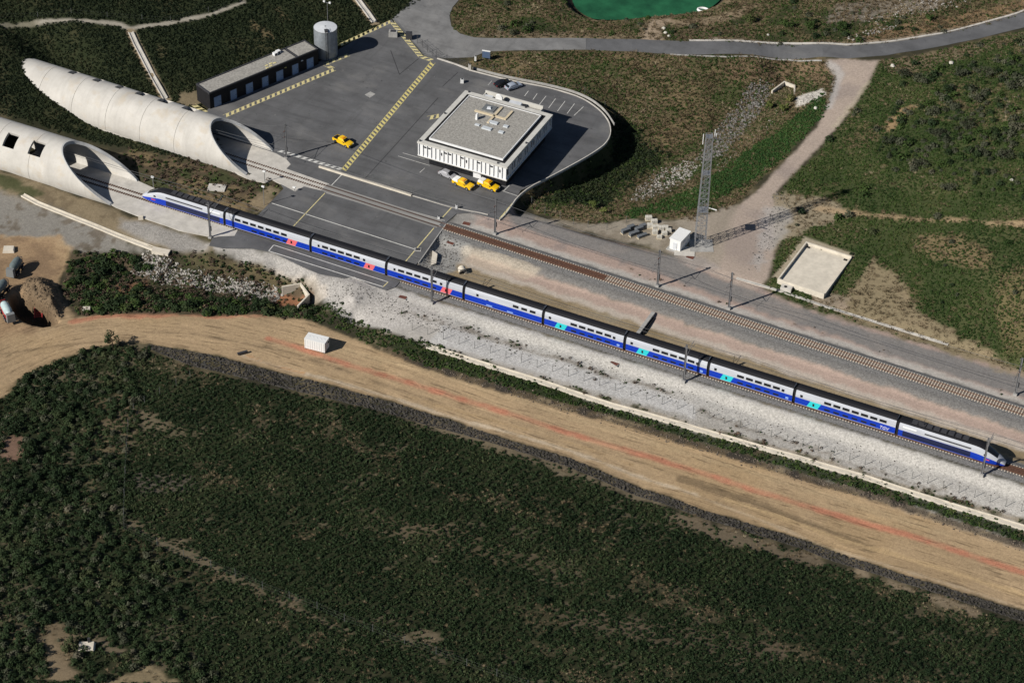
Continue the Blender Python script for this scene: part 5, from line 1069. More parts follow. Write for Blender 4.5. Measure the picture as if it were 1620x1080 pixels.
for px, lb in (((453,251),'mast by the far tunnel mouth at the yard'), ((783,370),'mast between the yellow pickups and the far track'), ((1040,452.5),'mast below the white shelter with its long shadow on the service road'), ((1153,488),'slim mast between the lattice tower and the far track'), ((1606,624),'mast beside the far track at the picture edge')): mast(px, FT(at(*px)[0]), lb)
def wire(name, pts, r, label):
    b = MB()
    for a, c in zip(pts[:-1], pts[1:]): b.tube(a, c, r, 5)
    o = b.build(name, M_WIRE); tag(o, label, 'cable'); return o
def sag(P, s, n=8):
    out = []
    for a, c in zip(P[:-1], P[1:]):
        for i in range(n): t = i/n; out.append((a[0]+(c[0]-a[0])*t, a[1]+(c[1]-a[1])*t, a[2]+(c[2]-a[2])*t-s*4*t*(1-t)))
    out.append(P[-1]); return out
nx = [-140, -78.6, -24.5, 36.0, 96.8, 135]
wire('contact_wire', [(x, 0, 5.75) for x in (-140, 135)], .028, 'thin contact wire above the near track'); wire('messenger_cable', sag([(x, 0, 7.3) for x in nx], 1.0), .03, 'sagging carrier cable above the near track')
fx = [-120, -80, -23.5, 16.0, 43, 97, 135]
wire('contact_wire', [(x, FT(x), 5.75) for x in (-120, 135)], .028, 'thin contact wire above the far track'); wire('messenger_cable', sag([(x, FT(x), 7.3) for x in fx], 1.0), .03, 'sagging carrier cable above the far track')
wire('feeder_cable', sag([(-97, 26.0, 7.4), (-80, 28.8, 8.8), (-23.5, 24.2, 8.8), (16, 23.2, 8.8), (43, 22.6, 8.8), (97, 21, 8.8), (135, 20, 8.8)], .9), .032, 'feeder cable along the tops of the far masts')

# ---------------------------------------------------------------- lattice tower, shelter, stacks
def tower():
    p = at(1107, 387.5, -.1); r = empty('lattice_tower', (p[0], p[1], -.35), .45, 'tall slim lattice tower beside the white shelter', 'tower'); H = 29.3
    wz = lambda z: 1.2-.5*z/H
    MB().box((.3, -.3, .1), (5.2, 4.6, .5)).build('footing', M_CONC_G, r)
    for sx in (-1, 1):
        for sy in (-1, 1): MB().bar((sx*wz(0), sy*wz(0), 0), (sx*wz(H), sy*wz(H), H), .12).build('leg', M_STEEL, r)
    b = MB(); zs = np.linspace(.4, H, 21); C4 = [(-1, -1), (1, -1), (1, 1), (-1, 1)]
    for i in range(20):
        z0, z1 = zs[i], zs[i+1]; a, c = wz(z0), wz(z1)
        for k in range(4):
            p0, p1 = C4[k], C4[(k+1) % 4]; b.bar((p0[0]*a, p0[1]*a, z0), (p1[0]*c, p1[1]*c, z1), .045); b.bar((p1[0]*a, p1[1]*a, z0), (p0[0]*c, p0[1]*c, z1), .045); b.bar((p0[0]*c, p0[1]*c, z1), (p1[0]*c, p1[1]*c, z1), .05)
    b.build('bracing', M_STEEL, r)
    for z in (9.8, 19.5, 28.9): MB().box((0, 0, z), (wz(z)*2.2, wz(z)*2.2, .12)).build('platform', M_STEEL, r)
    b = MB()
    for s in (-.2, .2): b.bar((s, 0, 0), (s, 0, H), .06)
    for z in np.arange(.5, H, .6): b.bar((-.2, 0, z), (.2, 0, z), .04)
    b.build('ladder', M_STEEL, r)
    for (x, y, z, l) in ((1.2, .4, 28, 2.4), (-1.3, -.2, 27, 2.6), (1.6, .9, 27.5, 1.6)): MB().tube((x, y, z), (x, y, z+l), .09, 8).build('antenna', M_WPAINT, r)
    MB().bar((.6, 0, 28.3), (3.0, .6, 27.8), .1).build('outrigger', M_STEEL, r); MB().bar((1.2, -.4, 10.6), (2.9, -1.1, 10.5), .16).build('outrigger', M_WPAINT, r)
tower()
def box_from_px(name, fl, fr, back, z, h, label, cat, m_wall, m_roof, ridge=0.0):
    A = at(*fl, z); B = at(*fr, z); Cc = at(*back, z); L = float(np.hypot(*(B-A)[:2])); W = float(np.hypot(*(Cc-B)[:2])); ang = math.atan2(B[1]-A[1], B[0]-A[0])
    r = empty(name, (A[0], A[1], z), ang, label, cat); return r, L, W
def shelter():
    r, L, W = box_from_px('equipment_shelter', (1059,393), (1075.5,399), (1091,383), -.3, 2.9, 'white flat roofed equipment shelter beside the lattice tower', 'shelter', None, None); h = 2.75
    MB().box((L/2, W/2, h/2), (L, W, h)).build('wall', M_WPAINT, r); b = MB().box((L/2, W/2, h+.08), (L+.3, W+.3, .2)).build('roof', M_WPAINT, r)
    d = MB().box((L*.5, -.04, 1.05), (.95, .1, 2.0)).build('door', M_TLID, r); MB().box((L*.5+.35, -.1, 1.0), (.06, .06, .2)).build('handle', M_DKST, d)
    MB().box((L/2, W/2, -.08), (L+1.2, W+1, .2)).build('plinth', M_CONC_G, r); MB().box((L+.05, W*.4, 1.9), (.1, .7, .5)).build('vent', M_TLID, r)
shelter()
def cabin():
    A = gr(482, 552); z = A[2]; A = at(482, 551, z); B = at(514, 559, z); L = float(np.hypot(*(B-A)[:2])); ang = math.atan2(B[1]-A[1], B[0]-A[0]); W = 2.3; h = 2.4
    r = empty('site_cabin', (A[0], A[1], z+.02), ang, 'small white site cabin standing alone on the dirt road', 'cabin')
    MB().box((L/2, W/2, h/2+.15), (L, W, h)).build('wall', M_WPAINT, r); MB().box((L/2, W/2, h+.17), (L+.12, W+.12, .1)).build('roof', M_WPAINT, r)
    for x in np.linspace(.6, L-.6, 5): MB().box((x, W*.55, h+.24), (.35, .2, .06)).build('roof_hook', M_TLID, r)
    for x in np.linspace(.25, L-.25, 9): MB().box((x, -.015, h/2+.15), (.06, .04, h-.3)).build('rib', M_TLID, r)
    for x in (.3, L-.3): MB().box((x, W/2, .07), (.4, W, .16)).build('skid', M_DKST, r)
    d = MB().box((L+.02, W*.4, 1.2), (.06, .85, 1.95)).build('door', M_TLID, r); MB().box((L+.06, W*.4+.3, 1.2), (.05, .05, .2)).build('handle', M_DKST, d); MB().box((L+.03, W*.8, 1.7), (.06, .5, .5)).build('window', M_WIN, r)
cabin()
def basin():
    z0 = .2; zt = 1.35; P = [at(*q, zt) for q in [(1230,441),(1305,465.6),(1346,404.4),(1274.7,381.6)]]
    A = P[0]; ang = math.atan2(P[1][1]-P[0][1], P[1][0]-P[0][0]); L = float(np.hypot(*(P[1]-P[0])[:2])+np.hypot(*(P[2]-P[3])[:2]))/2; W = float(np.hypot(*(P[3]-P[0])[:2])+np.hypot(*(P[2]-P[1])[:2]))/2
    r = empty('concrete_basin', (A[0], A[1], 0), ang, 'square cream concrete basin with low walls on the grass slope', 'basin'); t = .32
    MB().box((L/2, W/2, -.1), (L-.02, W-.02, 1.6)).build('slab', M_CREAM, r)
    for c_, d_ in (((L/2, t/2, .55), (L, t, 1.62)), ((L/2, W-t/2, .55), (L, t, 1.62)), ((t/2, W/2, .553), (t, W-2*t, 1.62)), ((L-t/2, W/2, .35), (t, W-2*t, 1.3))): MB().box(c_, d_).build('wall', M_CREAM, r)
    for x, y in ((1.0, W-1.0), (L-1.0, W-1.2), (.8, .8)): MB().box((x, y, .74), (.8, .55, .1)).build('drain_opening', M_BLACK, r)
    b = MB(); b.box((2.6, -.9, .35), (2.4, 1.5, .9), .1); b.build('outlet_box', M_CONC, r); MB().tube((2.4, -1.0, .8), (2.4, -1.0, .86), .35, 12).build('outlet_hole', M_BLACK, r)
basin()
M_STN = mat('stone_block', (.55,.52,.45), .9, .15, 2); M_STG = mat('stone_grey', (.13,.14,.15), .9, .2, 2)
for i, (u, v, sx, sy, h, m_, rz) in enumerate([(1026,348,1.5,1.0,.9,0,.5),(1035,353,1.4,1.0,.8,0,.55),(1028,360,1.3,1.0,.9,0,.5),(1037,362,1.4,1.0,.8,0,.6),(1046,364,1.2,1.0,.9,0,.5),(1053,363,1.1,1.0,.8,0,.4),(1058,367,1.1,.9,.7,0,.5),(1036,370,1.2,1.0,.9,0,.5),(1043,377,1.1,.8,.6,0,.5),(1051,372,1.2,.9,.8,0,.6),
                                  (990,368,2.2,.9,.9,1,1.0),(998,362,1.8,.9,.8,1,1.0),(1003,372,2.4,.9,.8,1,1.0),(1011,365,1.9,.9,.9,1,1.0),(1017,361,1.6,.9,.9,1,1.0),(1016,375,2.4,.8,.6,1,1.0)]):
    p = gr(u, v); lb = ['pale', 'dark grey'][m_]+' stack of building blocks '+['behind', 'left of', 'in front of', 'beside'][i % 4]+' other stacks near the white shelter'
    r = empty('block_stack', p, rz, 'stack of '+['pale stone', 'dark grey paving'][m_]+' blocks '+{0: 'farthest from the rails, near the shelter', 6: 'closest to the white shelter', 8: 'lowest of all, closest to the service road', 10: 'leftmost of all on the bare ground', 15: 'low one beside the pale stacks'}.get(i, 'on the bare ground near the shelter'), 'stack', ['pale block stacks', 'grey block stacks'][m_])
    MB().box((0, 0, .07), (sx+.1, sy+.1, .14)).build('pallet', M_DUCT, r)
    for k in range(2):
        for q in range(2): MB().box(((q-.5)*sx*.5, 0, .15+h/4+k*h/2), (sx*.48, sy*.98, h/2-.03), random.uniform(-.05, .05)).build('block', [M_STN, M_STG][m_], r)

# ---------------------------------------------------------------- drains, ditch lining, rubble
def u_drain(name, px, width, m, label, wall=.18, h=.28, cat='drain', floor_off=.03):
    P = np.array([gr(*q)[:2] for q in px]); P2 = []
    for i in range(len(P)-1):
        k = max(1, int(np.hypot(*(P[i+1]-P[i]))/1.5)); P2 += [P[i]+(P[i+1]-P[i])*t/k for t in range(k)]
    P2.append(P[-1]); P = np.array(P2); zs = np.array([ground_z(*q) for q in P])
    for _ in range(3): zs[1:-1] = (zs[:-2]+2*zs[1:-1]+zs[2:])/4
    r = empty(name, (P[0][0], P[0][1], zs[0]), 0, label, cat); o0 = np.array([P[0][0], P[0][1], zs[0]])
    def sweep(prof, nm):
        rings = []
        for i in range(len(P)):
            d = P[min(i+1, len(P)-1)]-P[max(i-1, 0)]; d = d/np.hypot(*d); n = np.array([-d[1], d[0]]); rings.append([(P[i][0]+n[0]*a-o0[0], P[i][1]+n[1]*a-o0[1], zs[i]+b_-o0[2]) for a, b_ in prof])
        o = MB().loft(rings).build(nm, m, r); bm = bmesh.new(); bm.from_mesh(o.data); bmesh.ops.recalc_face_normals(bm, faces=bm.faces); bm.to_mesh(o.data); bm.free()
    w = width/2
    sweep([(-w+wall, -.5), (w-wall, -.5), (w-wall, floor_off+.06), (-w+wall, floor_off+.06)], 'channel_floor')
    sweep([(-w, -.5), (-w+wall, -.5), (-w+wall, h), (-w, h)], 'channel_wall'); sweep([(w-wall, -.5), (w, -.5), (w, h), (w-wall, h)], 'channel_wall')
    return r
u_drain('drain_channel', [(676,548),(720,562),(800,587),(880,612),(970,642),(1030,658),(1083,673),(1120,684),(1200,707),(1300,736),(1375,757),(1450,782),(1540,810),(1620,835),(1700,860)], 1.35, M_CREAM, 'long cream concrete drain along the fence below the train')
u_drain('drain_channel', [(36,309),(60,322),(90,334),(120,346),(180,370),(225,387),(246,395)], 1.15, M_CREAM, 'cream concrete drain below the near tunnel mouth')
b = MB(); q = [gr(*s_) for s_ in ((243,391),(270,397),(266,407),(240,402))]; o = b.prism([(p[0], p[1]) for p in q], q[0][2]-1.2, q[0][2]+.25).build('drain_outlet', M_CREAM); tag(o, 'cream concrete slab where the drain meets the rocky ditch', 'slab')
u_drain('stepped_drain', [(207,52),(215,70),(228,95),(240,118),(252,140),(262,157)], 1.3, M_CONC, 'narrow concrete drain running down the hill behind the far tunnel', .22, .3)
u_drain('stepped_drain', [(556,-14),(570,6),(582,22),(592,36)], 1.4, M_CONC, 'narrow concrete drain running down the hill beside the tank', .25, .3)
u_drain('trackside_drain', [(690,447),(800,482),(960,531),(1200,607),(1400,671),(1600,735)], 1.0, M_CONC_G, 'grey concrete drain hidden behind the train', .15, .2)
u_drain('kerb_drain', [(1165,440),(1240,462),(1300,483),(1420,520),(1500,545)], .7, M_CONC, 'thin concrete kerb along the upper side of the service road', .15, .12)
# lining of the ditch below the dirt road
def ditch_lining():
    U, Lw = STRIP_U, STRIP_L
    A = [gr(*q)[:2] for q in U]; Bq = [gr(*q)[:2] for q in Lw]; RA, RB_ = [], []
    for i in range(len(A)-1):
        k = max(1, int(np.hypot(*(A[i+1]-A[i]))/.27))
        for t in range(k): RA.append(A[i]+(A[i+1]-A[i])*t/k); RB_.append(Bq[i]+(Bq[i+1]-Bq[i])*t/k)
    RA = np.array(RA); RB_ = np.array(RB_); n = 22; T = np.linspace(0, 1, n); G = RA[:, None, :]*(1-T[None, :, None])+RB_[:, None, :]*T[None, :, None]
    Z = np.array([[ground_z(*q) for q in row] for row in G]); g = np.random.default_rng(3); ii = np.arange(len(RA))[:, None]
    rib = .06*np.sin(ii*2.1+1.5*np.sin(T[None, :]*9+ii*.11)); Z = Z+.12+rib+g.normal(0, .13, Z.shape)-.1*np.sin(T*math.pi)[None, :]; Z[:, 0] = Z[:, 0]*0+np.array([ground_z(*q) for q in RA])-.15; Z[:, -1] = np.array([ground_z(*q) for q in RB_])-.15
    V = np.concatenate([G+g.normal(0, .05, G.shape), Z[..., None]], -1).reshape(-1, 3); idx = np.arange(len(V)).reshape(Z.shape)
    F = np.stack([idx[:-1, :-1], idx[:-1, 1:], idx[1:, 1:], idx[1:, :-1]], -1).reshape(-1, 4)
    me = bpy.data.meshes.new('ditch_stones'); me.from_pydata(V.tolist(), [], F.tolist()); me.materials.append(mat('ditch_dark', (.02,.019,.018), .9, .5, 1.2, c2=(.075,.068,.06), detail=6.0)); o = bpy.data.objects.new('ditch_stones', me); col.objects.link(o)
    if sum(p.normal.z for p in me.polygons[:200]) < 0: me.flip_normals()
    tag(o, 'dark ribbed stone lining of the ditch below the dirt road', None, None, 'stuff')
ditch_lining()
def stones(name, px, n, smin, smax, m, label, seed, sink=.2, world=None):
    P = gpoly(px) if world is None else np.array(world); g = np.random.default_rng(seed); V = []; F = []; k = 0
    base = [(0,0,1),(.95,0,.3),(.3,.9,.3),(-.77,.56,.3),(-.77,-.56,.3),(.3,-.9,.3),(.77,.56,-.4),(-.3,.9,-.4),(-.95,0,-.4),(-.3,-.9,-.4),(.77,-.56,-.4)]
    fa = [(0,1,2),(0,2,3),(0,3,4),(0,4,5),(0,5,1),(1,6,2),(2,6,7),(2,7,3),(3,7,8),(3,8,4),(4,8,9),(4,9,5),(5,9,10),(5,10,1),(1,10,6)]
    lo, hi = P.min(0), P.max(0)
    while k < n:
        q = lo+(hi-lo)*g.random(2)
        if pip(P, np.array([q[0]]), np.array([q[1]]))[0]+g.normal(0, .7) < 0: continue
        s = smin+(smax-smin)*g.random()**2.2; a = g.uniform(0, 6.28); z = ground_z(*q); o = len(V); sc = g.uniform(.65, 1.3, 3)*s
        for b in base:
            j = g.uniform(.75, 1.2); x, y = b[0]*sc[0]*j, b[1]*sc[1]*j; V.append((q[0]+x*math.cos(a)-y*math.sin(a), q[1]+x*math.sin(a)+y*math.cos(a), z+b[2]*sc[2]*j*.8+s*sink))
        F += [(i+o, j_+o, l+o) for i, j_, l in fa]; k += 1
    me = bpy.data.meshes.new(name); me.from_pydata(V, [], F); me.materials.append(m); o = bpy.data.objects.new(name, me); col.objects.link(o); tag(o, label, None, None, 'stuff'); return o
M_RIP = mat('riprap_white', (.11,.1,.09), .9, .0, 1.6, c2=(.5,.47,.42), detail=8.0); M_RIPD = mat('riprap_grey', (.028,.025,.022), .9, .0, 1.6, c2=(.27,.255,.235), detail=8.0)
stones('riprap', [(228,405),(245,400),(262,410),(300,430),(350,440),(400,448),(442,455),(446,468),(430,478),(400,472),(330,458),(270,448),(235,440),(205,432)], 2400, .08, .34, M_RIP, 'pale rubble lining the ditch below the train', 21)
stones('riprap', [(1003,302),(1040,272),(1085,255),(1110,258),(1095,280),(1060,300),(1020,316),(1003,318)], 1300, .08, .33, M_RIP, 'pale rubble at the lower end of the rock ditch', 22)
stones('riprap', [(1100,252),(1135,205),(1175,160),(1180,142),(1215,130),(1215,155),(1195,190),(1165,222),(1125,255)], 2300, .08, .36, M_RIPD, 'dark weathered rubble in the upper rock ditch', 23)
stones('riprap', [(1125,268),(1150,245),(1190,215),(1215,190),(1240,165),(1245,172),(1215,205),(1180,235),(1140,272)], 160, .06, .2, M_RIP, 'pale scattered stones along the green bank', 24)
stones('riprap', [(1255,157),(1296,143),(1306,148),(1290,160),(1262,168)], 420, .06, .18, M_RIP, 'white rubble patch beside the dirt path', 25)
stones('riprap', [(1360,30),(1400,20),(1425,5),(1500,-5),(1540,0),(1480,18),(1430,26),(1380,38)], 420, .08, .3, M_RIP, 'pale rocks on the slope above the road', 26)
stones('riprap', [(1340,62),(1380,48),(1420,40),(1420,44),(1385,54),(1350,66)], 120, .1, .35, M_RIP, 'line of pale rocks just above the road', 27)
stones('track_gravel', [(500,440),(545,445),(640,475),(700,500),(740,520),(700,530),(640,505),(560,480),(520,470)], 500, .06, .2, M_RIPD, 'loose stones on the gravel below the asphalt apron', 28)
stones('track_gravel', [(660,418),(705,360),(735,385),(720,420),(690,436)], 420, .06, .22, M_RIPD, 'loose stones at the drop beside the yard', 29)
stones('track_gravel', [(1228,300),(1250,330),(1240,370),(1215,400),(1190,430),(1200,380)], 300, .06, .2, M_RIPD, 'loose stones beside the dirt path', 30)
stones('road_rubble', [q for q in UP if 680 < q[0] < 1700]+[(u, v-8) for u, v in UP[::-1] if 680 < u < 1700], 1500, .06, .22, mat('rubble_brown', (.045,.038,.032), .95, 0, .9, c2=(.2,.16,.12)), 'dark rubble and earth along the upper edge of the dirt road', 31)
stones('specks', [(720,510),(1000,590),(1300,683),(1620,785),(1620,800),(1300,705),(1000,620),(720,535)], 420, .05, .16, mat('speck_dark', (.06,.05,.045), .95), 'dark clods scattered on the white gravel', 32)

stones('spoil_clods', None, 900, .05, .24, mat('spoil_brown', (.07,.05,.034), .95, 0, .9, c2=(.24,.175,.11)), 'clods of brown earth on the spoil heap', 33, world=HEAP)
# ---------------------------------------------------------------- pond
wt = MB().sheet([tuple(p) for p in POND], -1.9).build('water', mat('pond_water', (.018,.10,.042), .15, .35, .2, bump=.02, bscale=3, spec=.4)); tag(wt, 'green pond water beyond the road', None, None, 'structure')
p = at(1112, 17, -1.9); r = empty('pond_float', (p[0], p[1], -1.88), .3, 'white ring shaped float at the edge of the green pond', 'float')
rings = [[(1.3*math.cos(a)+.3*math.cos(a)*math.cos(t), .9*math.sin(a)+.3*math.sin(a)*math.cos(t), .2+.3*math.sin(t)) for t in np.linspace(0, 6.283, 9)[:-1]] for a in np.linspace(0, 6.283, 25)]
MB().loft(rings, True, False).build('ring', M_WPAINT, r, True)

# ---------------------------------------------------------------- culverts and small concrete works
def walls(name, label, pts, zt, zb, t, m, cat='culvert', hole=None):
    P = [at(*q, zt) for q in pts]; r = empty(name, (P[0][0], P[0][1], zb), 0, label, cat); o0 = P[0]
    for i, (a, c) in enumerate(zip(P[:-1], P[1:])):
        d = c-a; L = float(np.hypot(*d[:2])); ang = math.atan2(d[1], d[0])
        MB().box((L/2, 0, (zt-zb)/2+.004*i), (L+t*.9, t, zt-zb)).build('wall', m, r, loc=(a[0]-o0[0], a[1]-o0[1], 0), rz=ang)
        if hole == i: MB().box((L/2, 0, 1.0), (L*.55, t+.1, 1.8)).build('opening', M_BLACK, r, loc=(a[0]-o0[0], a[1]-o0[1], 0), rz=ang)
    return r
walls('culvert', 'concrete culvert with slanting wing walls at the end of the rocky ditch', [(447,453),(475.6,448),(488.5,465.4),(471.5,483)], -2.6, -6.2, .35, M_CREAM, hole=1)
walls('culvert', 'small concrete culvert head below the road', [(1222,143),(1241,129),(1257,135),(1257,150)], -2.2, -5, .35, M_CREAM, hole=1)
a, c = at(1008, 528, -.5), at(1034, 493, -.5); r = empty('concrete_beam', (a[0], a[1], -1.6), math.atan2(c[1]-a[1], c[0]-a[0]), 'pale concrete beam crossing the dip between the tracks', 'beam'); L = float(np.hypot(*(c-a)[:2]))
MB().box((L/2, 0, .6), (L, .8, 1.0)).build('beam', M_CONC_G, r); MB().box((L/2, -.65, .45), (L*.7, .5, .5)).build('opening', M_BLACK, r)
r = walls('retaining_wall', 'concrete retaining wall at the drop on the yard edge', [(662,414.5),(705,354)], -.02, -2.4, .4, M_CONC_G, 'wall')
o = MB().prism([tuple(at(*q, -.3)[:2]) for q in ((684,395),(692,400),(690,415),(682,418))], -2.2, -.5).build('concrete_block', M_CREAM); tag(o, 'pale triangular concrete block at the foot of the yard edge', 'block')
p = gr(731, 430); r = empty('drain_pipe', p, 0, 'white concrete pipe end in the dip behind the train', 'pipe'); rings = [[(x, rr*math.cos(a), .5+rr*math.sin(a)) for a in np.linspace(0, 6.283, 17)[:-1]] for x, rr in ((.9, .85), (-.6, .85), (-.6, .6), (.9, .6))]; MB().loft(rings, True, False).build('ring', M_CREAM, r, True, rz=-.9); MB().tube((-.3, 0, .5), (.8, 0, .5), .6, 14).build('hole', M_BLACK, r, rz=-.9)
M_RSTP = mat('rusty_plate', (.13,.05,.035), .8, .3, 2)
for (u, v, lb) in ((738,354,'dark plate on the gravel at the far end of the yard'), (713,384,'rusty plate below the yard edge'), (637.5,470,'rusty plate on the gravel beside the asphalt apron'), (973,574,'rusty plate on the white gravel below the cyan doors'), (1092,407,'rusty plate in front of the lattice tower')):
    p = gr(u, v); r = empty('cover_plate', p, random.uniform(-.4, .4), lb, 'plate'); MB().box((0, 0, .04), (1.7, 1.1, .12)).build('plate', M_RSTP, r); MB().box((0, 0, 0), (2.0, 1.4, .1)).build('frame', M_CONC_G, r)
for (u, v, sx, sy, h, lb) in ((343,298,4.0,2.6,.3,'pale concrete slab in the grass between the tunnels'), (1083,398,4.5,3.4,.2,'concrete pad in front of the lattice tower')):
    p = gr(u, v); o = MB().box((0, 0, h/2), (sx, sy, h)).build('concrete_slab', M_CONC, None, loc=p, rz=.35); tag(o, lb, 'slab')
for (u, v, s_, lb) in ((223,346,.9,'white stone block below the near tunnel floor'), (137,1025,2.2,'white slab with a dark object in the foreground clearing'), (14,396,2.0,'pale plank stack on the sand at the picture edge'), (137,491,1.4,'pale rock at the edge of the dirt road')):
    p = gr(u, v); r = empty('white_block', p, .5, lb, 'block'); MB().box((0, 0, .3), (s_*1.3, s_, .7), 0, .85).build('block', M_CREAM, r)
    if s_ > 2: MB().box((.4, .9, .9), (.5, .5, 1.2), .3, .7).build('dark_object', M_DKST, r)
for i, (u, v) in enumerate([(1050,46),(1053,53),(1058,58),(1215,56),(1505,101),(1412,105),(1600,285),(1290,172),(213,411)]):
    p = gr(u, v); g = np.random.default_rng(i); b = MB(); s_ = g.uniform(.3, .6)*(.6 if i == 10 else 1); ring = [[(math.cos(a)*rr*s_*g.uniform(.8, 1.2), math.sin(a)*rr*s_*g.uniform(.8, 1.2), z*s_) for a in np.linspace(0, 6.283, 8)[:-1]] for rr, z in ((.8, -.2), (1.1, .3), (.9, .8), (.4, 1.1))]
    b.loft(ring); o = b.build('boulder', M_STN, None, loc=p); tag(o, 'pale boulder lying on the grassy ground', 'boulder', 'pale boulders')

# ---------------------------------------------------------------- kerbs, barriers, fences, gate
def wall_line(name, label, px, h, t, m, cat, z=0.0, cap=None):
    P = [np.array(at(*q, z)[:2]) for q in px]; r = empty(name, (P[0][0], P[0][1], z), 0, label, cat); o0 = P[0]; V = []
    rings = []
    for i in range(len(P)):
        d = P[min(i+1, len(P)-1)]-P[max(i-1, 0)]; d = d/np.hypot(*d); n = np.array([-d[1], d[0]])*t/2; q = P[i]-o0
        rings.append([(q[0]-n[0], q[1]-n[1], -.5), (q[0]+n[0], q[1]+n[1], -.5), (q[0]+n[0], q[1]+n[1], h), (q[0]-n[0], q[1]-n[1], h)])
    o = MB().loft(rings).build('wall', m, r); bm = bmesh.new(); bm.from_mesh(o.data); bmesh.ops.recalc_face_normals(bm, faces=bm.faces); bm.to_mesh(o.data); bm.free(); return r, P, o0
def curve_px(px, it=2):
    P = np.array(px, float)
    for _ in range(it):
        Q = [P[0]]
        for a, b_ in zip(P[:-1], P[1:]): Q += [a*.75+b_*.25, a*.25+b_*.75]
        P = np.array(Q+[P[-1]])
    return [tuple(q) for q in P]
KPX = curve_px([(742,111),(800,126),(870,139),(920,154),(951,175),(967,198),(964,223),(938,243),(880,275),(824,303),(801,338),(790,348)])
wall_line('kerb_wall', 'pale curved kerb wall around the parking', KPX, .16, .24, M_CONC, 'kerb')
KP2 = curve_px([(748,107),(802,121),(872,134),(924,149),(956,171),(972,196)])
wall_line('kerb_wall', 'second pale kerb outside the parking bays', KP2, .12, .16, M_CONC_G, 'kerb', -.1)
wall_line('concrete_barrier', 'long low concrete barrier beside the far track', [(505,264.5),(543,276.5),(600,294),(651,310)], .42, .5, M_CREAM, 'barrier')
wall_line('kerb_wall', 'thin pale kerb from the barrier towards the mast', curve_px([(653,310),(690,321),(720,330),(745,334),(772,340)]), .14, .25, M_CONC, 'kerb')
wall_line('concrete_kerb', 'low kerb between the gate and the parking', [(692,93),(720,102),(742,110)], .2, .4, M_CONC, 'kerb')
def fence(name, label, px, h, r_post, m, wires=3, rails=False, z=None, wire_r=.006, mesh=False):
    P = [np.array(at(*q, z)) if z is not None else gr(*q) for q in px]; r = empty(name, P[0], 0, label, 'fence'); o0 = np.array(P[0]); first = None
    pm_ = MB().tube((0, 0, -.3), (0, 0, h), r_post, 6)
    for q in P:
        if first is None: first = pm_.build('post', m, r, loc=tuple(q-o0))
        else: child_copy(first, r, tuple(q-o0))
    for k in range(wires):
        zz = h*(k+.6)/wires*.97; b = MB()
        for a, c_ in zip(P[:-1], P[1:]): b.tube(tuple(a-o0+[0, 0, zz]), tuple(c_-o0+[0, 0, zz]), wire_r if not rails else .02, 4)
        b.build('rail' if rails else 'wire', m, r)
    if mesh:
        b = MB()
        for a, c_ in zip(P[:-1], P[1:]):
            n = max(1, int(np.hypot(*(c_-a)[:2])/.22))
            for t in range(1, n): q = a+(c_-a)*t/n-o0; b.bar((q[0], q[1], q[2]+.05), (q[0], q[1], q[2]+h*.95), .016)
        b.build('mesh_panel', m, r)['kind'] = 'stuff'
    return r
M_POST = mat('fence_post', (.06,.06,.058), .6); M_POSTL = mat('fence_post_pale', (.13,.135,.13), .7)
fence('wire_fence', 'wire fence with many thin dark posts on the gravel below the train', [(652+24.7*i, 522+7.35*i) for i in range(41)], 2.0, .05, M_POSTL, 4, wire_r=.006)
fence('wire_fence', 'old wire fence with grey posts running down the foreground slope', [(324.4,583),(301,598),(279,610),(253,624),(229,638),(212,651),(203,674),(200.6,711),(198.5,750),(197,785),(196,815),(197,838)], 2.0, .045, M_POSTL, 3)
fence('wire_fence', 'old wire fence with grey posts across the foreground heath', [(197,838),(249,863),(291,882),(334,898),(372.5,912),(415.6,932),(458,948),(502,964),(545,983),(590,1000),(640,1019),(690,1035),(738.5,1054),(786,1070),(835,1088)], 2.0, .045, M_POSTL, 3)
fence('mesh_fence', 'steel mesh fence behind the long concrete barrier', [(575,281),(617,294),(652,305),(689,318.5),(722,329)], 1.7, .05, M_POSTL, 3, True, 0.0, mesh=True)
fence('wire_fence', 'wire fence on the steep slope below the parking corner', [(800,343),(841,322),(862,338),(886,346),(907,355),(930,360),(960,364),(991,352)], 2.0, .05, M_POSTL, 3)
fence('wire_fence', 'wire fence behind the parked cars', [(742,108),(780,113),(820,121),(870,131),(925,148),(957,171)], 1.9, .045, M_POSTL, 4)
fence('wire_fence', 'wire fence along the path on the hill of the tunnels', [(0,30),(60,28),(113,22),(170,28),(225,32),(270,35),(330,20),(380,4)], 1.6, .045, M_POSTL, 2)
fence('yard_gate', 'open dark steel gate leaf at the yard entrance', [(660,67),(668,74),(676,81),(685,89)], 2.0, .05, M_DKST, 4, True, 0.0, mesh=True)
fence('yard_gate', 'closed dark steel gate leaf between the entrance and the kerb', [(690,91),(707,96),(725,102),(741,107)], 1.8, .05, M_DKST, 4, True, 0.0, mesh=True)
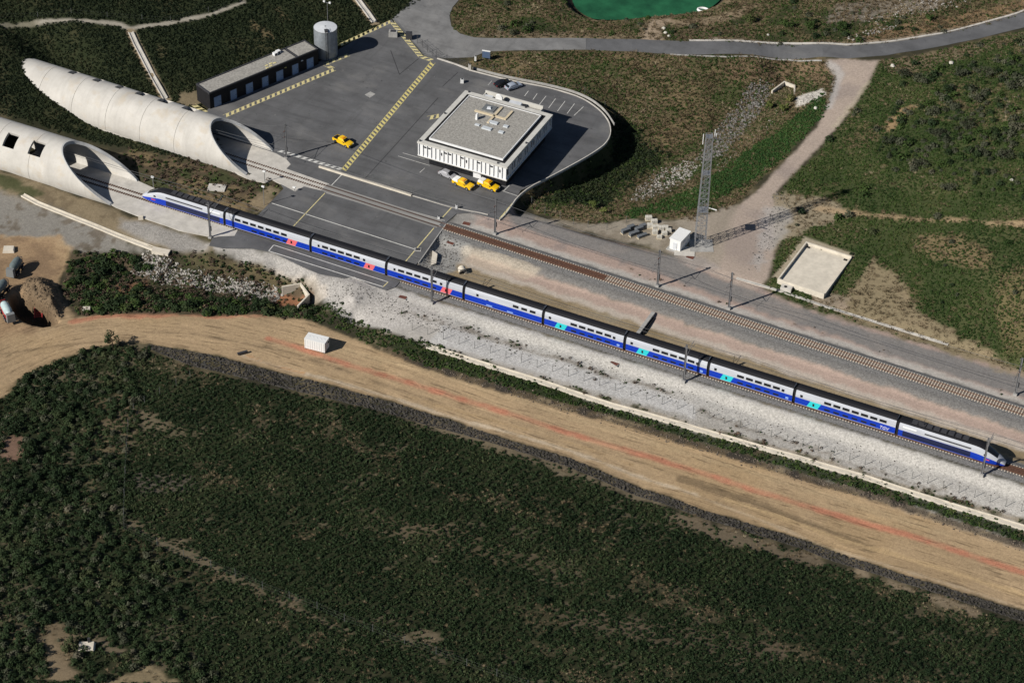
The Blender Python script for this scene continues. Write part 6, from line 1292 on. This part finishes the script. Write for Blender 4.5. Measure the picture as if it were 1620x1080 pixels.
for (u, v, sx, sy, h, m_, lb, cat) in ((622,57,2.2,1.6,1.4,M_CONC_G,'brownish concrete block inside the yard gate','block'), (647,60,1.6,1.4,1.5,M_DKST,'dark cabinet beside the yard gate','cabinet'), (752,96,.5,.5,1.2,M_WPAINT,'white gate post at the road verge','post'), (743,110,.7,.6,1.4,M_CONC,'pale gate pillar at the end of the kerb','pillar'), (731,131,.8,.8,1.0,M_WPAINT,'small white cabinet behind the building','cabinet'), (722,330,.5,.5,1.0,M_WPAINT,'white box at the end of the mesh fence','box'), (694,346,.5,.5,.6,M_WPAINT,'small white box beside the far track','box'), (661,395,1.6,1.2,.12,M_CONC_G,'square manhole cover by the yard edge','manhole')):
    p = at(u, v, 0); r = empty('block' if cat == 'block' else cat.replace(' ', '_'), p, .4, lb, cat); MB().box((0, 0, h/2), (sx, sy, h), 0, .96).build('casing', m_, r); MB().box((0, 0, h+.04), (sx*.6, sy*.6, .1)).build('cap', M_DKST, r)
p = gr(769, 96); r = empty('notice_board', p, .2, 'blue and white notice board on posts at the road verge', 'sign')
for s_ in (-.8, .8): MB().tube((s_, 0, 0), (s_, 0, 2.6), .05, 6).build('post', M_STEEL, r)
MB().box((0, 0, 1.7), (2.0, .08, 1.9)).build('board', mat('board_blue', (.08,.12,.2), .5), r); MB().box((0, -.02, 2.75), (2.1, .14, .3)).build('header', M_WPAINT, r)
for (u, v, h, lb) in ((419,289,3.2,'short signal post beside the far tunnel floor'), (418,325,5.2,'thin pole in the grass between the tunnels'), (243,297,3.0,'thin lamp pole behind the train nose at the tunnel'), (466,303,1.2,'small signal box on the concrete pad by the far track')):
    p = at(u, v, -.2); r = empty('signal_post', p, 0, lb, 'post'); MB().tube((0, 0, 0), (0, 0, h), .07, 8).build('pole', M_STEEL, r); MB().box((0, -.1, h), (.7, .3, .35)).build('head', M_WPAINT, r)

# ---------------------------------------------------------------- plant on the sand pad
M_DRUM = mat('drum_grey', (.13,.16,.16), .5, .2, 1.2); M_DRUM2 = mat('drum_teal', (.42,.52,.52), .5, .15, 1.2); M_REDF = mat('frame_red', (.42,.05,.05), .6, .2, 2)
def drum(u, v, rz, L, R, m, label, base):
    p = gr(u, v); r = empty('drum_trailer', p, rz, label, 'trailer')
    rings = [[(x, rr*math.cos(a), 1.1+R+rr*math.sin(a)) for a in np.linspace(0, 6.283, 25)[:-1]] for x, rr in ((-L/2, R*.35), (-L/2+.5, R*.85), (-L/2+1.0, R), (L/2-1.2, R), (L/2-.4, R*.7), (L/2, R*.4))]
    MB().loft(rings).build('drum', m, r, True)
    for y in (-.7, .7): MB().box((0, y, .85), (L+.6, .25, .3)).build('chassis_beam', base, r)
    for x in (-L*.3, L*.15, L*.35):
        for y in (-.9, .9): w_ = MB().tube((x, y-.15, .5), (x, y+.15, .5), .5, 16).build('wheel', M_TYRE, r); MB().tube((x, y-.17, .5), (x, y+.17, .5), .22, 10).build('rim', M_HUB, w_)
    MB().box((L/2+.5, 0, 1.7), (.9, 1.8, 2.0), 0, .9).build('cab', mat('cab_grey', (.2,.21,.21), .6), r)
    b = MB(); b.bar((-L/2-.2, -.5, .8), (-L/2-.2, -.5, 2.6), .1); b.bar((-L/2-.2, .5, .8), (-L/2-.2, .5, 2.6), .1); b.bar((-L/2-.2, -.5, 2.5), (-L/2-.2, .5, 2.5), .1); b.build('support', base, r)
def px_dir(a, c): p0, p1 = at(*a, -1), at(*c, -1); return math.atan2(p1[1]-p0[1], p1[0]-p0[0])
drum(26, 430, px_dir((33,414), (15,438)), 4.2, 1.0, M_DRUM, 'grey drum trailer with a white end on the sand pad', M_DKST)
drum(2, 466, px_dir((12,452), (-8,474)), 4.6, 1.0, M_DRUM, 'dark drum trailer cut by the picture edge', M_DKST)
drum(12, 500, px_dir((4,480), (20,510)), 4.8, .9, M_DRUM2, 'pale teal drum trailer with red base on the sand', M_REDF)
p = gr(62, 504); r = empty('red_frame', p, D(-55), 'red steel frame lying in the shaded pit', 'frame')
for i in range(6): MB().box((i*.75-1.9, 0, .5), (.14, 1.6, .14)).build('crossbar', M_REDF, r)
for y in (-.8, .8): MB().box((0, y, .55), (4.4, .16, .3)).build('side_beam', M_REDF, r)
o = MB().bar((0, 0, .4), (2.2, 0, .4), .5, .4).build('timber_beam', M_DKST, None, loc=gr(376, 562), rz=.9); tag(o, 'dark timber lying at the edge of the dirt road', 'beam')

# ---------------------------------------------------------------- trees and single bushes
M_BARK = mat('bark', (.06,.045,.032), .9, .3, 3)
def tree(px, h, rad, n, m, label, seed, name='pine_tree', group=None):
    p = gr(*px); r = empty(name, (p[0], p[1], p[2]-.05), 0, label, 'tree' if 'tree' in name else 'bush', group); g = np.random.default_rng(seed)
    b = MB(); b.tube((0, 0, 0), (.05, .05, h*.55), .16*h/5, 7, .09*h/5)
    V, F = [], []
    for i in range(7):
        a = g.uniform(0, 6.28); z = h*g.uniform(.3, .6); e = (math.cos(a)*rad*.7, math.sin(a)*rad*.7, z+h*.25); b.tube((0, 0, z), e, .05*h/5, 5, .02)
    b.build('trunk', M_BARK, r)
    for i in range(12):
        a = g.uniform(0, 6.28); rr = rad*math.sqrt(g.uniform(0, .6)); cz = h*g.uniform(.45, .9); v, f = leaf_clump(n//12, rad*.45, rad*.5, .2, seed*50+i); o0 = len(V)
        V += [(q[0]+math.cos(a)*rr, q[1]+math.sin(a)*rr, q[2]+cz-rad*.2) for q in v]; F += [tuple(k+o0 for k in t) for t in f]
    me = bpy.data.meshes.new('crown'); me.from_pydata([tuple(q) for q in V], [], F); me.materials.append(m); o = bpy.data.objects.new('crown', me); col.objects.link(o); o.parent = r
tree((178,549), 4.2, 1.5, 360, MG_D, 'small dark tree standing at the bend of the dirt road', 3)
BUSHES = [((1455,262),1.6,2.2),((1500,300),1.5,2.0),((1530,200),1.8,2.4),((1590,250),1.7,2.3),((1430,120),1.6,2.1),((1460,130),1.7,2.3),((1560,120),1.9,2.4),((1600,140),1.8,2.3),((1480,215),1.6,2.2),((1405,225),1.4,1.9),((1475,180),1.5,2.2),((1545,160),1.6,2.2),((1610,205),1.6,2.2),((1520,120),1.5,2.0)]
for i, (px, h, rd) in enumerate(BUSHES): tree(px, h, rd, 330, MG_S, 'rounded grey green bush on the hillside below the road bend', 60+i, 'bush', 'grey green bushes on the hillside')
for i, (px, h, rd) in enumerate([((1183,35),2.2,1.8),((1245,42),1.8,2.0),((1280,45),1.9,1.6),((1330,45),1.8,1.5),((1470,32),1.4,1.2)]): tree(px, h, rd, 330, MG_G, 'green bush on the slope above the road', 90+i, 'bush', 'green bushes above the road')
for i, (px, h, rd) in enumerate([((20,680),2.2,2.2),((45,720),2.0,2.0),((105,650),1.9,2.0),((60,640),1.8,1.9),((90,760),1.8,2.0),((30,790),1.8,2.0),((110,1025),1.6,1.6),((40,900),2.0,2.2),((70,860),1.8,2.0)]): tree(px, h, rd, 360, MG_D, 'dark evergreen bush on the foreground slope beside the old fence', 110+i, 'bush', 'dark bushes in the near corner')
for i, (px, h, rd) in enumerate([((1217,172),2.0,1.0),((1250,160),1.8,1.2),((1240,175),1.7,1.2),((935,330),2.0,1.1),((955,338),1.8,1.0)]): tree(px, h, rd, 300, MG_B, 'bright green shrub growing in the rock ditch', 130+i, 'bush', 'bright shrubs in the rock ditch')
